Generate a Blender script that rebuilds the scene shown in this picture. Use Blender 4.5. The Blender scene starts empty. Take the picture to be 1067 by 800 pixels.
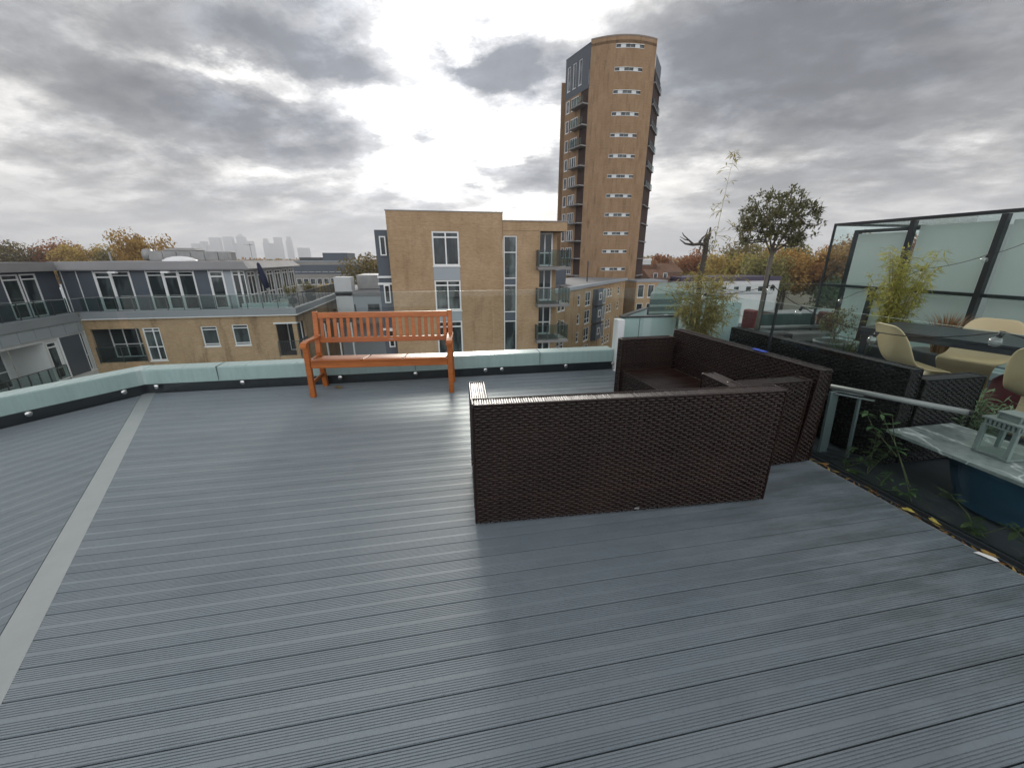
import bpy, bmesh, math, random
from mathutils import Vector, Matrix, noise as mnoise
R = math.radians
sc = bpy.context.scene
COL = sc.collection
rnd = random.Random(7)

# ------------------------------------------------------------------ materials
def new_mat(name):
    m = bpy.data.materials.new(name); m.use_nodes = True
    nt = m.node_tree; nt.nodes.clear()
    out = nt.nodes.new('ShaderNodeOutputMaterial')
    return m, nt, out

class NT:
    """small helper for wiring nodes"""
    def __init__(s, nt): s.nt = nt
    def n(s, typ, **kw):
        nd = s.nt.nodes.new(typ)
        for k, v in kw.items(): setattr(nd, k, v)
        return nd
    def link(s, a, b): s.nt.links.new(a, b)
    def val(s, x, sock):
        if hasattr(x, 'is_output'): s.link(x, sock)
        else: sock.default_value = x
    def math(s, op, a, b=0.0, c=None, clamp=False):
        nd = s.n('ShaderNodeMath', operation=op, use_clamp=clamp)
        s.val(a, nd.inputs[0]); s.val(b, nd.inputs[1])
        if c is not None: s.val(c, nd.inputs[2])
        return nd.outputs[0]
    def mix(s, fac, a, b, blend='MIX'):
        nd = s.n('ShaderNodeMix', data_type='RGBA', blend_type=blend)
        s.val(fac, nd.inputs[0])
        for x, k in ((a, 6), (b, 7)):
            if hasattr(x, 'is_output'): s.link(x, nd.inputs[k])
            else: nd.inputs[k].default_value = (*x, 1) if len(x) == 3 else x
        return nd.outputs[2]
    def ramp(s, fac, stops, interp='LINEAR'):
        nd = s.n('ShaderNodeValToRGB'); cr = nd.color_ramp; cr.interpolation = interp
        while len(cr.elements) < len(stops): cr.elements.new(0.5)
        for e, (p, c) in zip(cr.elements, stops):
            e.position = p; e.color = (c, c, c, 1) if not hasattr(c, '__len__') else (*c, 1)
        s.link(fac, nd.inputs[0]); return nd.outputs[0]
    def noise(s, vec, scale, detail=4, rough=.55, dist=0.0):
        nd = s.n('ShaderNodeTexNoise'); nd.inputs['Scale'].default_value = scale
        nd.inputs['Detail'].default_value = detail; nd.inputs['Roughness'].default_value = rough
        nd.inputs['Distortion'].default_value = dist
        if vec is not None: s.link(vec, nd.inputs['Vector'])
        return nd.outputs['Fac']
    def mapping(s, vec, scale=(1, 1, 1), rot=(0, 0, 0), loc=(0, 0, 0)):
        nd = s.n('ShaderNodeMapping'); nd.inputs['Scale'].default_value = scale
        nd.inputs['Rotation'].default_value = rot; nd.inputs['Location'].default_value = loc
        s.link(vec, nd.inputs['Vector']); return nd.outputs[0]

def bsdf(N, out, col, rough=.5, metal=0.0, spec=.5, bump=None, bstr=.3, bdist=.01, **kw):
    p = N.n('ShaderNodeBsdfPrincipled')
    if hasattr(col, 'is_output'): N.link(col, p.inputs['Base Color'])
    else: p.inputs['Base Color'].default_value = (*col, 1)
    N.val(rough, p.inputs['Roughness']); p.inputs['Metallic'].default_value = metal
    p.inputs['Specular IOR Level'].default_value = spec
    for k, v in kw.items(): N.val(v, p.inputs[k])
    if bump is not None:
        b = N.n('ShaderNodeBump'); b.inputs['Strength'].default_value = bstr; b.inputs['Distance'].default_value = bdist
        N.link(bump, b.inputs['Height']); N.link(b.outputs[0], p.inputs['Normal'])
    N.link(p.outputs[0], out.inputs[0])
    return p

def plain(name, col, rough=.5, metal=0.0, spec=.5, var=.12, scale=3.0, bstr=0.0, bscale=60, rvar=.1):
    """a surface with soft procedural wear"""
    m, nt, out = new_mat(name); N = NT(nt)
    co = N.n('ShaderNodeTexCoord').outputs['Object']
    f = N.noise(co, scale, 5, .6)
    a = tuple(max(0, c * (1 - var)) for c in col); b = tuple(c * (1 + var) for c in col)
    c = N.mix(f, a, b)
    f2 = N.noise(co, scale * 3.3, 4)
    r = N.math('ADD', N.math('MULTIPLY', f2, rvar * 2), rough - rvar)
    bump = N.noise(co, bscale, 3) if bstr else None
    bsdf(N, out, c, r, metal, spec, bump, bstr, .004)
    return m

def uvn(N): return N.n('ShaderNodeUVMap').outputs[0]

def brick_mat(name, c1, c2, mortar, stain=.35, bw=.225, bh=.075):
    m, nt, out = new_mat(name); N = NT(nt); uv = uvn(N)
    bt = N.n('ShaderNodeTexBrick'); N.link(uv, bt.inputs['Vector'])
    bt.inputs['Scale'].default_value = 1; bt.inputs['Brick Width'].default_value = bw; bt.inputs['Row Height'].default_value = bh
    bt.inputs['Mortar Size'].default_value = .006; bt.inputs['Mortar Smooth'].default_value = .3; bt.inputs['Bias'].default_value = 0
    bt.inputs['Color1'].default_value = (*c1, 1); bt.inputs['Color2'].default_value = (*c2, 1); bt.inputs['Mortar'].default_value = (*mortar, 1)
    big = N.noise(uv, .35, 5, .6)
    rows = N.noise(N.mapping(uv, (.25, 5, 1)), 1.5, 5, .7)
    speck = N.noise(N.mapping(uv, (3.5, 12, 1)), 1.3, 3, .6)
    c = N.mix(N.ramp(big, [(.3, 0), (.75, 1)]), bt.outputs['Color'], (.72, .68, .62), 'MULTIPLY')
    c = N.mix(N.math('MULTIPLY', N.ramp(rows, [(.35, 0), (.7, 1)]), .4), c, (.78, .7, .6), 'MULTIPLY')
    c = N.mix(N.math('MULTIPLY', N.ramp(speck, [(.42, 0), (.66, 1)]), .38), c, (.62, .54, .48), 'MULTIPLY')
    # runs of dirt, wider along the wall than they are repeated
    st = N.noise(N.mapping(uv, (1.3, .22, 1)), 1.0, 6, .65)
    c = N.mix(N.math('MULTIPLY', N.ramp(st, [(.52, 0), (.72, 1)]), stain), c, (.30, .25, .2), 'MULTIPLY')
    bsdf(N, out, c, .85, spec=.25, bump=bt.outputs['Fac'], bstr=-.25, bdist=.008)
    return m

def rattan_mat(name, dark, light):
    m, nt, out = new_mat(name); N = NT(nt)
    g = N.n('ShaderNodeNewGeometry'); co = N.n('ShaderNodeTexCoord').outputs['Object']
    rp = g.outputs['Random Per Island']
    c = N.mix(N.ramp(rp, [(.0, .2), (.75, .45), (1, 1)]), dark, light)
    c = N.mix(N.math('MULTIPLY', N.ramp(N.noise(co, 2.2, 4), [(.4, 0), (.7, 1)]), .5), c, tuple(x * 1.4 for x in light))
    bsdf(N, out, c, N.math('ADD', .22, N.math('MULTIPLY', rp, .14)), spec=.31, bump=N.noise(N.mapping(co, (1, 1, 3)), 150, 2), bstr=.15, bdist=.002)
    return m

def glass_mat(name, tint=(.93, .97, .96), refl=1.0, dirt=.03):
    m, nt, out = new_mat(name); N = NT(nt)
    tr = N.n('ShaderNodeBsdfTransparent'); tr.inputs[0].default_value = (*tint, 1)
    gl = N.n('ShaderNodeBsdfGlossy'); gl.inputs['Roughness'].default_value = .02; gl.inputs[0].default_value = (.95, 1, .98, 1)
    fr = N.n('ShaderNodeFresnel'); fr.inputs[0].default_value = 1.45
    mx = N.n('ShaderNodeMixShader'); geo = N.n('ShaderNodeNewGeometry'); front = N.math('SUBTRACT', 1.0, geo.outputs['Backfacing'])
    N.link(N.math('MULTIPLY', N.math('MULTIPLY', fr.outputs[0], refl), front), mx.inputs[0])
    N.link(tr.outputs[0], mx.inputs[1]); N.link(gl.outputs[0], mx.inputs[2])
    df = N.n('ShaderNodeBsdfDiffuse'); df.inputs[0].default_value = (.6, .63, .62, 1)
    mx2 = N.n('ShaderNodeMixShader')
    co = N.n('ShaderNodeTexCoord').outputs['Object']
    N.link(N.math('MULTIPLY', N.ramp(N.noise(co, 2.5, 5, .7), [(.35, 0), (.8, 1)]), dirt * 2), mx2.inputs[0])
    N.link(mx.outputs[0], mx2.inputs[1]); N.link(df.outputs[0], mx2.inputs[2])
    N.link(mx2.outputs[0], out.inputs[0])
    return m

def pane_mat(name, base=(.020, .028, .031), var=.6, cool=(.16, .2, .2)):
    """house window: reflective, a different room behind each one"""
    m, nt, out = new_mat(name); N = NT(nt)
    oi = N.n('ShaderNodeObjectInfo')
    co = N.n('ShaderNodeTexCoord').outputs['Object']
    uv = uvn(N)
    bl = N.noise(N.mapping(uv, (1.1, .35, 1)), 1.6, 2, .5)
    f = N.math('MULTIPLY', N.ramp(bl, [(.45, 0), (.62, 1)]), N.math('MULTIPLY', oi.outputs['Random'], var))
    c = N.mix(f, base, cool)
    bsdf(N, out, c, .06, spec=.5, bump=N.noise(co, .8, 2), bstr=.05, bdist=.05)
    return m

def leaf_mat(name, c1, c2, c3, trans=.35, rough=.55):
    m, nt, out = new_mat(name); N = NT(nt)
    g = N.n('ShaderNodeNewGeometry'); oi = N.n('ShaderNodeObjectInfo')
    co = N.n('ShaderNodeTexCoord').outputs['Object']
    f = N.math('ADD', N.math('MULTIPLY', g.outputs['Random Per Island'], .6), N.math('MULTIPLY', N.noise(co, .35, 3), .4))
    c = N.ramp(f, [(.15, c1), (.5, c2), (.85, c3)])
    hs = N.n('ShaderNodeHueSaturation'); N.link(c, hs.inputs['Color'])
    N.link(N.math('ADD', .47, N.math('MULTIPLY', oi.outputs['Random'], .05)), hs.inputs['Hue'])
    N.link(N.math('ADD', .75, N.math('MULTIPLY', oi.outputs['Random'], .5)), hs.inputs['Value'])
    p = N.n('ShaderNodeBsdfPrincipled'); N.link(hs.outputs[0], p.inputs['Base Color'])
    p.inputs['Roughness'].default_value = rough; p.inputs['Specular IOR Level'].default_value = .3
    t = N.n('ShaderNodeBsdfTranslucent'); N.link(hs.outputs[0], t.inputs[0])
    mx = N.n('ShaderNodeMixShader'); mx.inputs[0].default_value = trans
    N.link(p.outputs[0], mx.inputs[1]); N.link(t.outputs[0], mx.inputs[2]); N.link(mx.outputs[0], out.inputs[0])
    return m

def deck_mat():
    m, nt, out = new_mat('composite_deck'); N = NT(nt); uv = uvn(N)
    geo = N.n('ShaderNodeNewGeometry')
    brd = N.n('ShaderNodeAttribute', attribute_name='board')
    wn = N.n('ShaderNodeTexWhiteNoise', noise_dimensions='1D'); N.link(brd.outputs['Fac'], wn.inputs['W'])
    pos = geo.outputs['Position']
    str1 = N.noise(N.mapping(uv, (.8, 60, 1)), 1.0, 4, .6)
    blot = N.noise(pos, 1.1, 6, .62, .4)
    fine = N.noise(pos, 55, 3, .6)
    c = N.mix(wn.outputs['Value'], (.166, .205, .231), (.188, .228, .254))
    c = N.mix(N.math('MULTIPLY', str1, .5), c, (.8, .8, .82), 'MULTIPLY')
    c = N.mix(N.ramp(blot, [(.35, 0), (.7, .4)]), c, (.25, .272, .29))
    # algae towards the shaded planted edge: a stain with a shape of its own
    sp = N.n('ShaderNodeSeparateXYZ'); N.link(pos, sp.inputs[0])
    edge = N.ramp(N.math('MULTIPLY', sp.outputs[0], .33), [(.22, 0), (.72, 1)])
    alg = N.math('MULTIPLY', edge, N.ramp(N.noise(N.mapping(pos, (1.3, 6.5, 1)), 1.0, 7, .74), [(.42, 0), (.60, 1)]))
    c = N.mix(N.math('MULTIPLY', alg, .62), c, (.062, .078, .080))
    # specks of dirt and droppings
    vo = N.n('ShaderNodeTexVoronoi'); vo.inputs['Scale'].default_value = 2.6; N.link(pos, vo.inputs['Vector'])
    sx = N.n('ShaderNodeSeparateColor'); N.link(vo.outputs['Color'], sx.inputs[0])
    spk = N.math('MULTIPLY', N.math('LESS_THAN', N.math('ADD', vo.outputs['Distance'], N.math('MULTIPLY', fine, .02)), N.math('MULTIPLY', sx.outputs[1], .034)), N.math('GREATER_THAN', sx.outputs[0], .45))
    c = N.mix(N.math('MULTIPLY', spk, .6), c, N.mix(sx.outputs[2], (.07, .07, .06), (.62, .62, .6)))
    sm = N.noise(N.mapping(pos, (.9, 3.2, 1), (0, 0, .3)), 1.7, 7, .72, .5)
    c = N.mix(N.math('MULTIPLY', N.ramp(sm, [(.5, 0), (.72, 1)]), .4), c, (.11, .13, .145))
    c = N.mix(N.ramp(fine, [(.25, .35), (.45, 0)]), c, (.1, .11, .12))
    r = N.math('ADD', .34, N.math('MULTIPLY', blot, .22))
    bsdf(N, out, c, r, spec=.55, bump=fine, bstr=.12, bdist=.002)
    return m

def wood_mat(name, c1, c2, rough=.4):
    m, nt, out = new_mat(name); N = NT(nt)
    tc = N.n('ShaderNodeTexCoord'); uv = uvn(N)
    oi = N.n('ShaderNodeObjectInfo'); 
    g = N.noise(N.mapping(tc.outputs['Object'], (3, 26, 26)), 1.2, 5, .6, .6)
    g2 = N.noise(tc.outputs['Object'], 2.5, 3)
    c = N.mix(N.ramp(g, [(.3, 0), (.7, 1)]), c1, c2)
    c = N.mix(N.math('MULTIPLY', oi.outputs['Random'], .55), c, tuple(x * .62 for x in c1))
    c = N.mix(N.ramp(g2, [(.4, 0), (.75, .5)]), c, tuple(x * .55 for x in c1))
    bsdf(N, out, c, N.math('ADD', rough - .08, N.math('MULTIPLY', g, .2)), spec=.45, bump=g, bstr=.12, bdist=.003)
    return m

def marble_mat():
    m, nt, out = new_mat('grey_marble'); N = NT(nt)
    co = N.n('ShaderNodeTexCoord').outputs['Object']
    v = N.n('ShaderNodeTexVoronoi', feature='DISTANCE_TO_EDGE'); v.inputs['Scale'].default_value = 4.5
    d = N.n('ShaderNodeVectorMath', operation='MULTIPLY_ADD'); nz = N.n('ShaderNodeTexNoise'); nz.inputs['Scale'].default_value = 6
    nz.inputs['Detail'].default_value = 6
    N.link(N.mapping(co, (1.0, .55, 1), (0, 0, .7)), nz.inputs['Vector'])
    N.link(nz.outputs['Color'], d.inputs[0]); d.inputs[1].default_value = (.35, .35, .1); N.link(co, d.inputs[2])
    N.link(N.mapping(d.outputs[0], (1.2, .5, 1), (0, 0, .8)), v.inputs['Vector'])
    vein = N.ramp(v.outputs['Distance'], [(.0, 1), (.035, 0)])
    mott = N.noise(co, 14, 6, .7)
    c = N.mix(N.ramp(mott, [(.3, 0), (.7, 1)]), (.13, .16, .155), (.30, .34, .33))
    c = N.mix(N.math('MULTIPLY', vein, .8), c, (.75, .78, .77))
    bsdf(N, out, c, .28, spec=.5)
    return m

def ground_mat():
    m, nt, out = new_mat('town_ground'); N = NT(nt)
    co = N.n('ShaderNodeTexCoord').outputs['Object']
    a = N.noise(co, .02, 6, .6); b = N.noise(co, .15, 5, .6)
    c = N.mix(N.ramp(a, [(.4, 0), (.6, 1)]), (.09, .085, .075), (.07, .075, .045))
    c = N.mix(N.ramp(b, [(.45, 0), (.7, .7)]), c, (.14, .12, .1))
    bsdf(N, out, c, .9, spec=.2)
    return m

M = dict(
    deck=deck_mat(),
    trim=plain('deck_trim_board', (.285, .31, .315), .38, var=.12, scale=6, bstr=.1),
    strip=plain('black_flashing', (.012, .014, .018), .35),
    coping=None,
    white=plain('white_upvc', (.78, .79, .79), .35, var=.05),
    offwhite=plain('offwhite_render', (.6, .62, .62), .7, var=.12, scale=1.2),
    steel=plain('brushed_steel', (.62, .62, .61), .22, metal=1, var=.06),
    glass=glass_mat('clear_glass', (.955, .98, .973), .8, .004),
    tglass=glass_mat('divider_glass', (.925, .962, .955), .65, .004),
    gedge=plain('glass_edge', (.42, .56, .51), .2, var=.1, spec=.8),
    rattan=rattan_mat('brown_rattan', (.011, .0058, .0048), (.026, .0132, .0102)),
    rattan2=rattan_mat('black_rattan', (.004, .004, .0045), (.011, .0105, .0105)),
    under=plain('sofa_frame_black', (.01, .01, .01), .6),
    bench=wood_mat('oiled_hardwood', (.38, .098, .017), (.58, .19, .045), .36),
    floor2=None,
    dmetal=plain('dark_aluminium', (.028, .034, .038), .35, var=.2, metal=0),
    gmetal=plain('grey_green_metal', (.16, .20, .20), .35, metal=.3, var=.1),
    table=wood_mat('charcoal_table_slats', (.035, .042, .05), (.06, .07, .082), .35),
    cream=plain('cream_plastic', (.62, .52, .31), .32, var=.05, scale=2),
    maroon=plain('maroon_fabric', (.09, .012, .018), .8, bstr=.2),
    blind=plain('pale_roller_blind', (.80, .88, .85), .75, var=.05, scale=1.0),
    marble=marble_mat(),
    bluepot=plain('glazed_blue_pot', (.014, .054, .094), .2, var=.25, scale=4, spec=.6),
    greypot=plain('grey_stone_pot', (.13, .15, .15), .7, var=.2, scale=6, bstr=.2),
    lantern=plain('weathered_lantern_paint', (.20, .24, .225), .6, var=.2, scale=9, bstr=.15),
    bark=plain('grey_bark', (.15, .13, .108), .85, var=.35, scale=14, bstr=.6, bscale=40),
    bark2=plain('dark_bark', (.07, .06, .05), .85, var=.35, scale=14, bstr=.6, bscale=40),
    stem=plain('bamboo_cane', (.24, .19, .065), .45, var=.3, scale=6),
    gstem=plain('green_stem', (.06, .075, .025), .6, var=.3, scale=6),
    bamboo=leaf_mat('bamboo_leaves', (.26, .28, .07), (.42, .42, .12), (.58, .53, .20), .5),
    olive=leaf_mat('olive_leaves', (.10, .115, .055), (.19, .20, .10), (.30, .30, .17), .4),
    weed=leaf_mat('weed_leaves', (.03, .065, .025), (.06, .11, .04), (.10, .15, .06), .3),
    feather=leaf_mat('feathery_leaves', (.12, .19, .11), (.19, .28, .16), (.28, .36, .22), .35),
    straw=leaf_mat('dry_grass', (.20, .13, .05), (.34, .23, .095), (.46, .34, .16), .3),
    dead=leaf_mat('dead_leaf', (.22, .15, .04), (.40, .30, .08), (.50, .40, .12), .2),
    rust=leaf_mat('rust_leaves', (.21, .105, .035), (.34, .175, .052), (.45, .26, .085), .4, .7),
    gold=leaf_mat('gold_leaves', (.24, .15, .045), (.37, .24, .07), (.47, .33, .115), .4, .7),
    olivet=leaf_mat('olive_tree_leaves', (.11, .10, .04), (.19, .17, .062), (.27, .23, .085), .4, .7),
    green=leaf_mat('green_tree_leaves', (.04, .07, .03), (.075, .11, .045), (.11, .14, .06), .3, .7),
    buff=brick_mat('buff_brick', (.56, .41, .25), (.485, .345, .2), (.48, .40, .30), .75),
    buff2=brick_mat('buff_brick_clean', (.53, .378, .238), (.465, .325, .197), (.48, .39, .29), .35),
    tbrick=brick_mat('tower_brick', (.385, .262, .162), (.35, .235, .142), (.34, .25, .17), .5),
    purple=brick_mat('dark_purple_brick', (.075, .045, .042), (.05, .032, .032), (.08, .07, .065), .2),
    redbrick=brick_mat('old_red_brick', (.26, .15, .10), (.2, .11, .075), (.25, .2, .16), .5),
    slate=plain('slate_cladding', (.075, .092, .115), .5, var=.12, scale=.7),
    lslate=plain('light_grey_panel', (.33, .37, .40), .5, var=.1, scale=.6),
    gfascia=plain('grey_fascia', (.25, .27, .29), .5, var=.2, scale=.5),
    joint=plain('brick_joint', (.30, .20, .125), .9),
    roof=plain('grey_roof_membrane', (.20, .20, .205), .75, var=.3, scale=.25, bstr=.1, bscale=8),
    zinc=plain('weathered_zinc', (.30, .30, .295), .5, metal=.2, var=.4, scale=1.2),
    concrete=plain('concrete', (.28, .27, .25), .85, var=.25, scale=.8),
    slab=plain('balcony_slab', (.22, .21, .205), .7, var=.2),
    pane=pane_mat('window_pane'),
    pane2=pane_mat('tower_pane', (.04, .05, .065), .9, (.3, .32, .33)),
    dglass=glass_mat('balcony_glass', (.70, .77, .76), .55, .01),
    rail=plain('dark_railing', (.05, .055, .058), .5, var=.2),
    teal=plain('dark_green_cladding', (.042, .075, .070), .5, var=.25, scale=.8),
    tealtop=plain('green_grey_roof', (.16, .225, .20), .6, var=.25, scale=.5),
    navy=plain('navy_canvas', (.012, .017, .045), .8, var=.2),
    ppanel=plain('pale_aqua_panel', (.50, .62, .61), .4, var=.06, scale=1.5),
    violet=plain('dark_violet_fascia', (.05, .04, .075), .6, var=.2),
    sky_far=plain('distant_tower_cladding', (.25, .27, .30), .6, var=.15, scale=.01),
    ground=ground_mat(),
    road=plain('asphalt', (.05, .05, .052), .85, var=.25, scale=.3),
    paint=plain('road_paint', (.7, .7, .68), .7),
    yard=plain('red_paving', (.26, .135, .09), .85, var=.25, scale=.15),
    redmetal=plain('dark_red_canvas', (.16, .022, .026), .6, var=.2),
    cable=plain('black_cable', (.012, .012, .012), .5),
    bulb=glass_mat('bulb_glass', (.95, .96, .95), 2.5, .16),
    soil=plain('potting_soil', (.03, .022, .015), .95, var=.4, scale=30),
    tarp=plain('blue_packet', (.02, .06, .42), .4),
)
def floor2_mat():
    m, nt, out = new_mat('dark_terrace_boards'); N = NT(nt); uv = uvn(N)
    sx = N.n('ShaderNodeSeparateXYZ'); N.link(uv, sx.inputs[0])
    w = N.math('ABSOLUTE', N.math('SINE', N.math('MULTIPLY', sx.outputs[0], math.pi / .14)))
    gap = N.ramp(w, [(.0, 1), (.07, 0)])
    g = N.noise(N.mapping(uv, (40, 1, 1)), 1, 4)
    c = N.mix(g, (.035, .042, .05), (.062, .072, .082))
    c = N.mix(gap, c, (.006, .007, .008))
    bsdf(N, out, c, .5, spec=.4, bump=N.math('SUBTRACT', 1.0, gap), bstr=.4, bdist=.004)
    return m
M['floor2'] = floor2_mat()
def coping_mat():
    m, nt, out = new_mat('pale_green_coping'); N = NT(nt)
    co = N.n('ShaderNodeTexCoord').outputs['Object']; uv = uvn(N)
    c = N.mix(N.noise(co, 1.3, 4), (.37, .465, .46), (.44, .535, .53))
    dr = N.noise(N.mapping(uv, (14, 1.2, 1)), 1.0, 6, .68)
    c = N.mix(N.math('MULTIPLY', N.ramp(dr, [(.45, 0), (.72, 1)]), .5), c, (.28, .34, .325))
    sp = N.noise(co, 38, 4, .7); c = N.mix(N.ramp(sp, [(.62, 0), (.74, .6)]), c, (.28, .33, .30))
    bsdf(N, out, c, N.math('ADD', .17, N.math('MULTIPLY', dr, .25)), spec=.5, bump=N.noise(co, 3, 2), bstr=.06, bdist=.02)
    return m
M['coping'] = coping_mat()
def blind_mat():
    m, nt, out = new_mat('pale_roller_blind'); N = NT(nt)
    co = N.n('ShaderNodeTexCoord').outputs['Object']
    c = N.mix(N.noise(co, 1.2, 3), (.82, .87, .84), (.90, .93, .91))
    d = N.n('ShaderNodeBsdfDiffuse'); t = N.n('ShaderNodeBsdfTranslucent'); N.link(c, d.inputs[0]); N.link(c, t.inputs[0])
    mx = N.n('ShaderNodeMixShader'); mx.inputs[0].default_value = .45; N.link(d.outputs[0], mx.inputs[1]); N.link(t.outputs[0], mx.inputs[2]); N.link(mx.outputs[0], out.inputs[0])
    return m
M['blind'] = blind_mat()

# ------------------------------------------------------------------ mesh builder
class MB:
    def __init__(s): s.v = []; s.f = []; s.m = []; s.sm = []; s.cur = 0; s.smooth = False
    def face(s, pts):
        i = len(s.v); s.v += [tuple(p) for p in pts]; s.f.append(tuple(range(i, i + len(pts)))); s.m.append(s.cur); s.sm.append(s.smooth)
    def faces_idx(s, verts, faces):
        i = len(s.v); s.v += [tuple(p) for p in verts]
        for f in faces: s.f.append(tuple(i + k for k in f)); s.m.append(s.cur); s.sm.append(s.smooth)
    def hexa(s, p):   # 0-3 bottom ccw, 4-7 top ccw
        s.faces_idx(p, [(3, 2, 1, 0), (4, 5, 6, 7), (0, 1, 5, 4), (1, 2, 6, 5), (2, 3, 7, 6), (3, 0, 4, 7)])
    def box(s, x0, x1, y0, y1, z0, z1):
        s.hexa([(x0, y0, z0), (x1, y0, z0), (x1, y1, z0), (x0, y1, z0), (x0, y0, z1), (x1, y0, z1), (x1, y1, z1), (x0, y1, z1)])
    def beam(s, a, b, w, h, up=(0, 0, 1)):
        a = Vector(a); b = Vector(b); d = (b - a).normalized(); up = Vector(up)
        if abs(d.dot(up)) > .95: up = Vector((0, 1, 0))
        x = d.cross(up).normalized() * (w / 2); y = x.cross(d).normalized() * (h / 2)
        s.hexa([a - x - y, a + x - y, b + x - y, b - x - y, a - x + y, a + x + y, b + x + y, b - x + y])
    def tube(s, pts, rad, n=8, cap=True):
        pts = [Vector(p) for p in pts]
        rr = rad if hasattr(rad, '__len__') else [rad] * len(pts)
        vs = []; fs = []; ref = None
        for i, p in enumerate(pts):
            d = (pts[min(i + 1, len(pts) - 1)] - pts[max(i - 1, 0)])
            d = d.normalized() if d.length > 1e-9 else Vector((0, 0, 1))
            if ref is None: ref = Vector((1, 0, 0)) if abs(d.x) < .8 else Vector((0, 1, 0))
            x = (ref - d * ref.dot(d)).normalized(); y = d.cross(x); ref = x
            for k in range(n):
                t = 2 * math.pi * k / n; vs.append(p + (x * math.cos(t) + y * math.sin(t)) * rr[i])
        for i in range(len(pts) - 1):
            for k in range(n):
                fs.append((i * n + k, i * n + (k + 1) % n, (i + 1) * n + (k + 1) % n, (i + 1) * n + k))
        if cap: fs.append(tuple(range(n))[::-1]); fs.append(tuple((len(pts) - 1) * n + k for k in range(n)))
        s.faces_idx(vs, fs)
    def lathe(s, c, prof, n=24, closed=False):
        vs = []; fs = []
        for r, z in prof:
            for k in range(n):
                t = 2 * math.pi * k / n; vs.append((c[0] + r * math.cos(t), c[1] + r * math.sin(t), c[2] + z))
        for i in range(len(prof) - 1):
            for k in range(n):
                fs.append((i * n + k, i * n + (k + 1) % n, (i + 1) * n + (k + 1) % n, (i + 1) * n + k))
        s.faces_idx(vs, fs)
    def ball(s, c, r, nu=10, nv=7):
        s.lathe(c, [(max(1e-4, r * math.sin(math.pi * j / nv)), -r * math.cos(math.pi * j / nv)) for j in range(nv + 1)], nu)
    def prism(s, poly, z0, z1):
        n = len(poly); vs = [(x, y, z0) for x, y in poly] + [(x, y, z1) for x, y in poly]
        s.faces_idx(vs, [tuple(range(n))[::-1], tuple(range(n, 2 * n))] + [(i, (i + 1) % n, n + (i + 1) % n, n + i) for i in range(n)])
    # wall coordinates: along P->Q, outside on the right hand
    def wpt(s, P, Q, t, off, z):
        dx, dy = Q[0] - P[0], Q[1] - P[1]; L = math.hypot(dx, dy); dx /= L; dy /= L
        return (P[0] + dx * t + dy * off, P[1] + dy * t - dx * off, z)
    def wbox(s, P, Q, s0, s1, z0, z1, o0, o1):
        w = lambda t, o, z: s.wpt(P, Q, t, o, z)
        s.hexa([w(s0, o1, z0), w(s1, o1, z0), w(s1, o0, z0), w(s0, o0, z0), w(s0, o1, z1), w(s1, o1, z1), w(s1, o0, z1), w(s0, o0, z1)])
    def wall(s, P, Q, s0, s1, z0, z1, holes=(), reveal=.14):
        w = lambda t, o, z: s.wpt(P, Q, t, o, z)
        hs = [(max(a, s0), min(b, s1), max(c, z0), min(d, z1)) for a, b, c, d in holes if a < s1 and b > s0 and c < z1 and d > z0]
        ss = sorted({s0, s1, *[h[0] for h in hs], *[h[1] for h in hs]}); zs = sorted({z0, z1, *[h[2] for h in hs], *[h[3] for h in hs]})
        for i in range(len(ss) - 1):
            run = None
            for j in range(len(zs) - 1):
                cs, cz = (ss[i] + ss[i + 1]) / 2, (zs[j] + zs[j + 1]) / 2
                if any(h[0] < cs < h[1] and h[2] < cz < h[3] for h in hs): continue
                s.face([w(ss[i], 0, zs[j]), w(ss[i + 1], 0, zs[j]), w(ss[i + 1], 0, zs[j + 1]), w(ss[i], 0, zs[j + 1])])
        for a, b, c, d in hs:
            r = -reveal
            s.face([w(a, 0, c), w(b, 0, c), w(b, r, c), w(a, r, c)])
            s.face([w(a, r, d), w(b, r, d), w(b, 0, d), w(a, 0, d)])
            s.face([w(a, 0, c), w(a, r, c), w(a, r, d), w(a, 0, d)])
            s.face([w(b, r, c), w(b, 0, c), w(b, 0, d), w(b, r, d)])
    def build(s, name, mats, parent=None, bevel=0.0, world=False, seg=2):
        me = bpy.data.meshes.new(name); me.from_pydata(s.v, [], s.f)
        if not isinstance(mats, (list, tuple)): mats = [mats]
        for m in mats: me.materials.append(m)
        me.polygons.foreach_set('material_index', s.m); me.polygons.foreach_set('use_smooth', s.sm)
        me.update()
        if bevel:
            bm = bmesh.new(); bm.from_mesh(me); bmesh.ops.remove_doubles(bm, verts=bm.verts, dist=1e-5)
            bmesh.ops.recalc_face_normals(bm, faces=bm.faces)
            bmesh.ops.bevel(bm, geom=[e for e in bm.edges if len(e.link_faces) == 2 and e.calc_face_angle(0) > .5], offset=bevel, segments=seg, affect='EDGES', profile=.5)
            bm.to_mesh(me); bm.free()
        uv = me.uv_layers.new(name='UVMap').data
        for p in me.polygons:
            n = p.normal
            if abs(n.z) > .75: ax, ay = Vector((1, 0, 0)), Vector((0, 1, 0))
            else:
                ax = Vector((-n.y, n.x, 0)).normalized(); ay = Vector((0, 0, 1))
            for li in p.loop_indices:
                co = me.vertices[me.loops[li].vertex_index].co; uv[li].uv = (co.dot(ax), co.dot(ay))
        o = bpy.data.objects.new(name, me); COL.objects.link(o)
        if parent is not None:
            o.parent = parent
            if world:
                r = parent
                off = Vector((0, 0, 0))
                while r is not None: off += r.location; r = r.parent
                o.location = -off
        return o

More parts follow.
